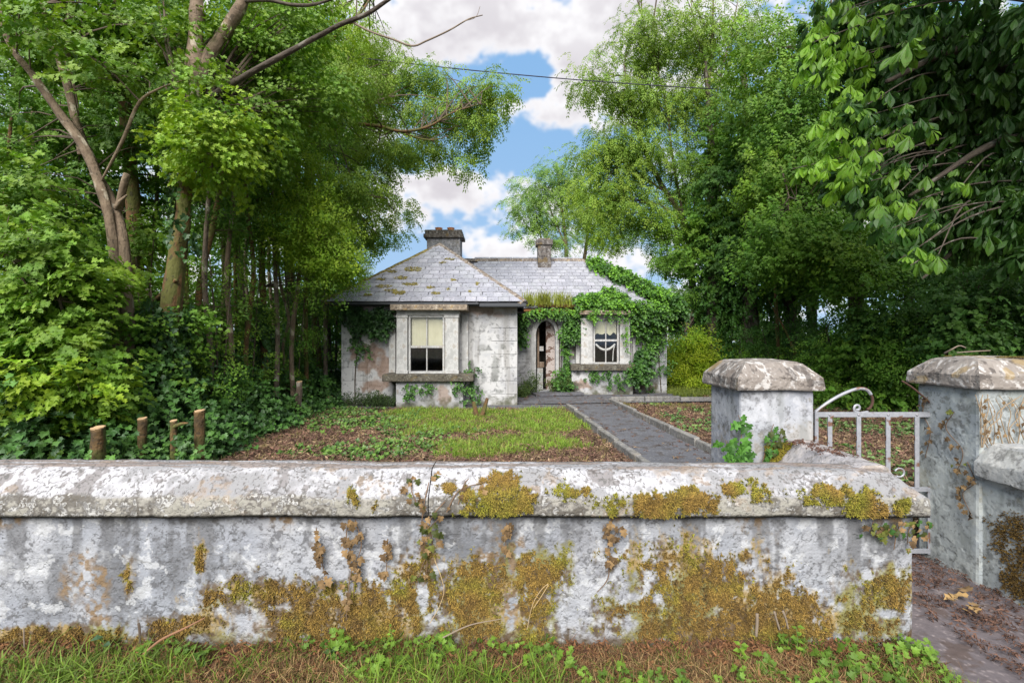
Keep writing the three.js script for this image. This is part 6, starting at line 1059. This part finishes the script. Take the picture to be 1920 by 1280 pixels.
// ------------------------------------------------------------------ verge before the road wall
{
  const R = rng(600), S = new Scatter(), D = new Scatter(), W = new Scatter(), Lf = new Scatter(), mound = spray(64, 7, .10, .045, .04, { lobed: SYC_OUT, droop: -.1, wide: 1.2 });
  const dens = (x) => .35 + fbm(x * 1.3 + 4, 2, 3) * .9;
  for (let i = 0; i < 26000; i++) {
    const x = -3.1 + R() * 5.3, z = -2.40 + Math.pow(R(), 1.2) * .75; if (R() > dens(x) * 1.1) continue; if (x > 2.08 && z < -1.9) continue;
    const nw = .55 + .45 * sstep(z, -2.36, -2.18), q = R(), fr = sstep(z, -2.35, -2.05), tall = sstep(fbm(x * 2.2 + 8, z * 2 + 3, 3), .5, .68);
    if (q < .11 + fr * .12 + tall * .18) S.add(V(x, -.015, z), onNormal(V((R() - .5) * 1.1, 1, (R() - .3) * .8), R), (.25 + R() * R() * (.55 + tall * .7)) * nw, mix3([.09, .15, .015], [.26, .40, .04], R()));
    else if (q < .66) D.add(V(x, -.015, z), onNormal(V((R() - .5) * 2.4, 1, (R() - .5) * 2), R), (.25 + R() * .5) * nw, mix3([.10, .055, .022], [.32, .21, .09], R()));
    else if (q < .84) Lf.add(V(x, .005 + R() * .02, z), onNormal(V((R() - .5) * 1.4, 1, (R() - .5) * 1.4), R), .3 + R() * .4, mix3([.06, .025, .012], [.24, .11, .045], R()));
    else if (q < .84 + .045 * sstep(fbm(x * 1.7, z * 2.5 + 4, 3), .45, .65)) W.add(V(x, .0 + R() * .05, z), orient(V((R() - .5) * 2, .3 + R() * .4, R() - .2), V((R() - .5) * .5, 1, .4)), .35 + R() * .45, mix3([.09, .18, .02], [.26, .44, .05], R()));
  }
  S.build('verge_grass', G.grass2, M.leaf, null, 'stuff', 'fresh green grass blades along the foot of the road wall');
  D.build('dry_grass', G.grass2, M.leafDry, null, 'stuff', 'dry straw coloured grass tangled along the foot of the road wall');
  W.build('verge_weeds', mound, M.leaf, null, 'stuff', 'small bright leafed weeds scattered through the verge');
  Lf.build('verge_litter', scrap, M.leafDry, null, 'stuff', 'brown scraps of leaf and stalk lying in the verge');
  // a few plants that stand out
  const plant = (label, px, py, d, h, leaves, L, cols, seed) => { const q = rng(seed), x = Xat(px, d), t = thing('weed_plant', label, 'plant', [x, 0, -d]); const top = Math.max(.05, Yat(py, d)); part(t, 'stem', tube([[V(x, -.01, -d), .003], [V(x + .01, top * .6, -d + .01), .0025], [V(x, top, -d + .015), .0015]], 5, .03), std({ color: new THREE.Color().setRGB(.12, .16, .04) })); for (let i = 0; i < leaves; i++) { const f = (i + 1) / leaves, a = i * 2.4, Q = orient(V(Math.cos(a), .25, Math.sin(a) + .3), V(0, 1, .5)); const g = geoFrom(xf(leafTris(L, L * .65, .12, .2, .5), Q, V(x + .006, top * (.3 + .7 * f), -d + .012), .7 + q() * .5)); part(t, 'leaf', g, leafMat({ color: new THREE.Color().setRGB(...mix3(cols[0], cols[1], q())) })); } };
  const GC = [[.12, .24, .02], [.26, .44, .04]];
  plant('small upright weed with paired light green leaves against brown moss', 732, 1172, 2.34, .1, 8, .026, GC, 1); plant('dark rosette of round leaves at the foot of the moss wall', 620, 1215, 2.3, .1, 7, .04, [[.05, .10, .02], [.10, .18, .04]], 2);
  plant('small yellow green sprig near the bottom of the white moss gap', 690, 1240, 2.2, .1, 8, .035, GC, 3); plant('broad leafed weed standing in the grass under the wide moss band', 1385, 1205, 2.28, .1, 9, .04, GC, 4); plant('leafy weed with tiny yellow flower beside three cut stalks', 1490, 1172, 2.3, .1, 9, .03, GC, 5);
  plant('single round grey green leaf poking from the verge beside a twig', 195, 1190, 2.32, .1, 2, .05, [[.07, .15, .07], [.1, .22, .1]], 6); plant('bright weed with lobed leaves at the verge near the gateway corner', 1600, 1240, 2.2, .1, 9, .04, GC, 7);
  const stick = (name, label, cat, pts, m = M.twigPale) => { const P = pts.map(([x, y, d, r]) => [at(x, y, d), r]), t = thing(name, label, cat, P[0][0].clone()); part(t, name === 'cut_stalk' ? 'stalk' : 'stick', tube(P, 6, .02, .15, pts[0][0]), m); };
  stick('fallen_twig', 'long reddish bare twig leaning on the grass below the dark stains', 'twig', [[262, 1232, 2.26, .006], [300, 1200, 2.28, .0055], [345, 1178, 2.31, .005], [384, 1158, 2.36, .003]], std({ color: new THREE.Color().setRGB(.22, .11, .06) }));
  stick('fallen_twig', 'pale thin twig lying sideways across the moss at mid wall', 'twig', [[830, 1195, 2.28, .0035], [880, 1172, 2.32, .003], [940, 1160, 2.37, .002]]);
  stick('cut_stalk', 'short cut stalk, leftmost of three sticking up from the verge', 'stalk', [[1418, 1192, 2.3, .008], [1420, 1170, 2.3, .008], [1420, 1150, 2.3, .008]]); stick('cut_stalk', 'slanted cut stalk, middle of three sticking up from the verge', 'stalk', [[1462, 1180, 2.3, .005], [1456, 1160, 2.3, .005], [1452, 1146, 2.3, .006]]); stick('cut_stalk', 'slanted cut stalk with tapered tip, rightmost of three in the verge', 'stalk', [[1478, 1178, 2.3, .005], [1474, 1160, 2.3, .005], [1468, 1145, 2.3, .006]]);
  stick('cut_stalk', 'thin brown upright stalk below the bent twig at the far wall end', 'stalk', [[262, 1205, 2.36, .006], [261, 1180, 2.36, .006], [259, 1168, 2.36, .006]], M.twig); stick('cut_stalk', 'lone pale stalk at the mossy wall foot near the frame edge', 'stalk', [[45, 1218, 2.36, .003], [44, 1195, 2.36, .003], [44, 1178, 2.36, .003]]);
  stick('fallen_twig', 'forked pale twig lying on the hinge pillar cap', 'twig', [[1772, 662, 3.15, .006], [1785, 655, 3.1, .005], [1800, 648, 3.08, .004], [1812, 652, 3.05, .003]]); stick('fallen_twig', 'longer thin twig resting flat along the hinge pillar cap', 'twig', [[1795, 661, 3.12, .004], [1820, 659, 3.08, .004], [1858, 657, 3.05, .003]]);
  const arch = (label, pts) => { const t = thing('bent_straw', label, 'straw', at(...pts[0]).toArray()); part(t, 'stem', tube(pts.map((q) => [at(...q), .0016]), 5, .02), std({ color: new THREE.Color().setRGB(.42, .30, .16) })); };
  arch('dry straw stem arching out over the moss below the white gap', [[988, 1180, 2.34], [1000, 1130, 2.33], [1018, 1102, 2.33], [1028, 1095, 2.33], [1020, 1110, 2.32], [1000, 1140, 2.31]]); arch('pale hanging root curving down over the tall moss streak', [[815, 1050, 2.39], [828, 1085, 2.38], [832, 1110, 2.38], [822, 1140, 2.37], [806, 1168, 2.36]]);
}
// ------------------------------------------------------------------ dead vines on the masonry
{
  const R = rng(700), brown = [[.085, .05, .02], [.21, .13, .055]], ivyLeaf = geoFrom(lobedTris(.05, IVY_OUT, .3, .35)), stemM = std({ color: new THREE.Color().setRGB(.14, .085, .05) });
  const leafM = [0, .5, 1].map((k) => std({ color: new THREE.Color().setRGB(...mix3(brown[0], brown[1], k)), side: THREE.DoubleSide, roughness: .9 })), oliveM = [0, 1].map((k) => leafMat({ color: new THREE.Color().setRGB(...mix3([.08, .10, .02], [.20, .22, .04], k)) })), greenM = [0, .5, 1].map((k) => leafMat({ color: new THREE.Color().setRGB(...mix3([.05, .15, .02], [.13, .34, .045], k)) }));
  function vine(label, cat, strands, leaves, mats, o = {}) {
    const t = thing(o.name ?? 'dry_vine', label, cat, at(...strands[0][0]).toArray()), C0 = strands.map((s) => new THREE.CatmullRomCurve3(s.map((q) => at(...q)), false, 'centripetal'));
    strands.forEach((s, i) => part(t, 'stem', tube(s.map((q, k) => [at(...q).add(V((R() - .5) * .012, 0, 0)), (o.r ?? .0032) * (1 - k / s.length * .5)]), 5, .03, .3, i * 3), o.stem ?? stemM));
    for (let i = 0; i < leaves; i++) { const c = C0[Math.floor(R() * C0.length)], p = c.getPoint(R()).add(V((R() - .5) * (o.wide ?? .05), (R() - .5) * .03, .006 + R() * .02)); piece(t, 'leaf', ivyLeaf, mats[Math.floor(R() * mats.length)], new THREE.Matrix4().compose(p, orient(V((R() - .5) * 1.4, -1 + R() * .6, R() * .4), V((R() - .5) * .9, .2, 1)), V(1, 1, 1).multiplyScalar((o.s ?? .7) * (.6 + R() * .7)))); }
    return t;
  }
  const f = (x, y) => [x, y, 2.39];
  vine('dry brown ivy strand hanging below the coping, leafiest one on the long wall', 'dead vine', [[[655, 975, 2.385], f(650, 1010), f(662, 1050), f(655, 1090), f(650, 1160)], [[668, 975, 2.385], f(676, 1020), f(668, 1060), f(660, 1120)]], 46, leafM);
  vine('thin dry ivy strand to the window side of the leafiest strand', 'dead vine', [[[592, 990, 2.39], f(598, 1030), f(606, 1060), f(612, 1090)]], 16, leafM);
  vine('short dry ivy strand between the leafiest strand and the coping crack', 'dead vine', [[[728, 1010, 2.39], f(726, 1045), f(724, 1075)]], 14, leafM);
  vine('tangled vine spilling over the crack in the coping and down the wall', 'dead vine', [[[806, 874, 2.50], [806, 900, 2.43], [797, 938, 2.35], [790, 972, 2.34], f(792, 1010), f(802, 1050), f(800, 1075)], [[835, 940, 2.34], [812, 968, 2.335], [800, 1000, 2.38], f(785, 1030)], [[822, 975, 2.34], [806, 990, 2.36], f(812, 1020), f(790, 1060), f(780, 1100)], [[775, 890, 2.45], [770, 920, 2.37], [782, 950, 2.345]]], 48, [...leafM, oliveM[0], oliveM[1]], { wide: .09 });
  vine('wiry vine stems crossing the large moss cushion on the coping', 'dead vine', [[[838, 960, 2.345], [860, 920, 2.37], [900, 905, 2.41], [930, 893, 2.44]], [[860, 945, 2.345], [872, 905, 2.41], [890, 890, 2.46]], [[890, 935, 2.36], [915, 918, 2.39], [940, 912, 2.40]]], 10, leafM, { s: .5 });
  vine('dry leaves hanging under the moss band beyond the large cushion', 'dead vine', [[[1150, 972, 2.385], f(1140, 1000), f(1142, 1030), f(1140, 1050)], [[1130, 985, 2.39], f(1142, 1010), f(1160, 990)]], 26, leafM);
  vine('few dry leaves hanging below the end of the large moss cushion', 'dead vine', [[[950, 980, 2.385], f(946, 1005), f(948, 1030)]], 12, leafM);
  vine('bare pale root running down the white strip between two moss patches', 'dead vine', [[f(1142, 1050), f(1140, 1080), f(1132, 1095), f(1120, 1110)]], 0, leafM);
  vine('green and brown ivy clump under the corner of the coping', 'ivy', [[[1690, 975, 2.375], f(1680, 1000), f(1676, 1030)], [[1722, 975, 2.37], [1705, 990, 2.37], f(1700, 1020)], [[1640, 978, 2.38], f(1632, 1000)]], 62, [oliveM[0], oliveM[1], greenM[0], leafM[0], leafM[2]], { wide: .16, s: .6, name: 'ivy' });
  // green ivy on the pillar
  const pl = (x, y) => [x, y, 3.11];
  vine('fresh green ivy with big pointed leaves climbing the corner pillar', 'ivy', [[pl(1385, 880), pl(1388, 840), pl(1392, 800), pl(1386, 778)], [pl(1375, 880), pl(1368, 850), pl(1362, 825)], [pl(1400, 880), pl(1402, 860), pl(1392, 830)]], 78, greenM, { wide: .12, s: 1.0, name: 'ivy' });
  vine('smaller dark ivy sprig beside the mossy corner of the pillar', 'ivy', [[pl(1428, 878), pl(1436, 845), pl(1444, 815), pl(1452, 795)], [pl(1430, 870), pl(1448, 835), pl(1470, 805)]], 34, [greenM[0], greenM[1], oliveM[0]], { wide: .08, s: .75, name: 'ivy' });
  // hinge pillar: vine net on its face and sparse stems on its side
  const front = []; for (let i = 0; i < 16; i++) { const x = 1836 + R() * 90, y0 = 738 + R() * 10; front.push([[x, y0 + 92, 2.96], [x + (R() - .5) * 26, y0 + 60, 2.955], [x + (R() - .5) * 34, y0 + 30, 2.955], [x + (R() - .5) * 50, y0, 2.96]]); }
  vine('dense net of dead vine stems covering the face of the hinge pillar', 'dead vine', front, 26, leafM, { r: .0035, wide: .03, s: .5, stem: std({ color: new THREE.Color().setRGB(.26, .19, .12) }) });
  const side = (y, z) => V(3.03 , y, z), sideVine = (label, pts, n) => { const t = thing('dry_vine', label, 'dead vine', pts[0].toArray()), c = new THREE.CatmullRomCurve3(pts); part(t, 'stem', tube(pts.map((p) => [p, .0025]), 5, .03, .3), stemM); for (let i = 0; i < n; i++) { const p = c.getPoint(R()).add(V(-.012 - R() * .012, (R() - .5) * .05, (R() - .5) * .05)); piece(t, 'leaf', ivyLeaf, [...leafM, oliveM[1]][Math.floor(R() * 4)], new THREE.Matrix4().compose(p, orient(V(-.3, -.8 + R(), R() - .5), V(-1, .3, (R() - .5))), V(1, 1, 1).multiplyScalar(.45 + R() * .5))); } };
  sideVine('thin vine with curled leaves on the side of the hinge pillar, upper', [side(.72, -3.12), side(.86, -3.08), side(1.0, -3.2), side(1.12, -3.14)], 14);
  sideVine('thin vine with curled leaves low on the hinge pillar side', [side(.45, -3.02), side(.58, -3.08), side(.68, -3.0), side(.8, -3.05)], 14);
  sideVine('sparse vine clinging to the pillar side behind the gate', [side(.75, -3.36), side(.95, -3.32), side(1.08, -3.38), side(1.2, -3.34)], 12);
  const lf = thing('fallen_leaf', 'yellow brown dead leaf cluster lying in the gateway', 'leaf', [2.72, .03, -2.75]); for (let i = 0; i < 9; i++) piece(lf, 'leaf', ivyLeaf, i % 3 ? std({ color: new THREE.Color().setRGB(.30, .19, .075), side: THREE.DoubleSide }) : leafM[2], new THREE.Matrix4().compose(V(2.72 + (R() - .5) * .22, .035 + R() * .03, -2.75 + (R() - .5) * .22), orient(sphereDir(R).setY(.1), V((R() - .5), 1, (R() - .5) * .5)), V(1, 1, 1).multiplyScalar(.9 + R() * .6)));
}

renderer.render(scene, camera);
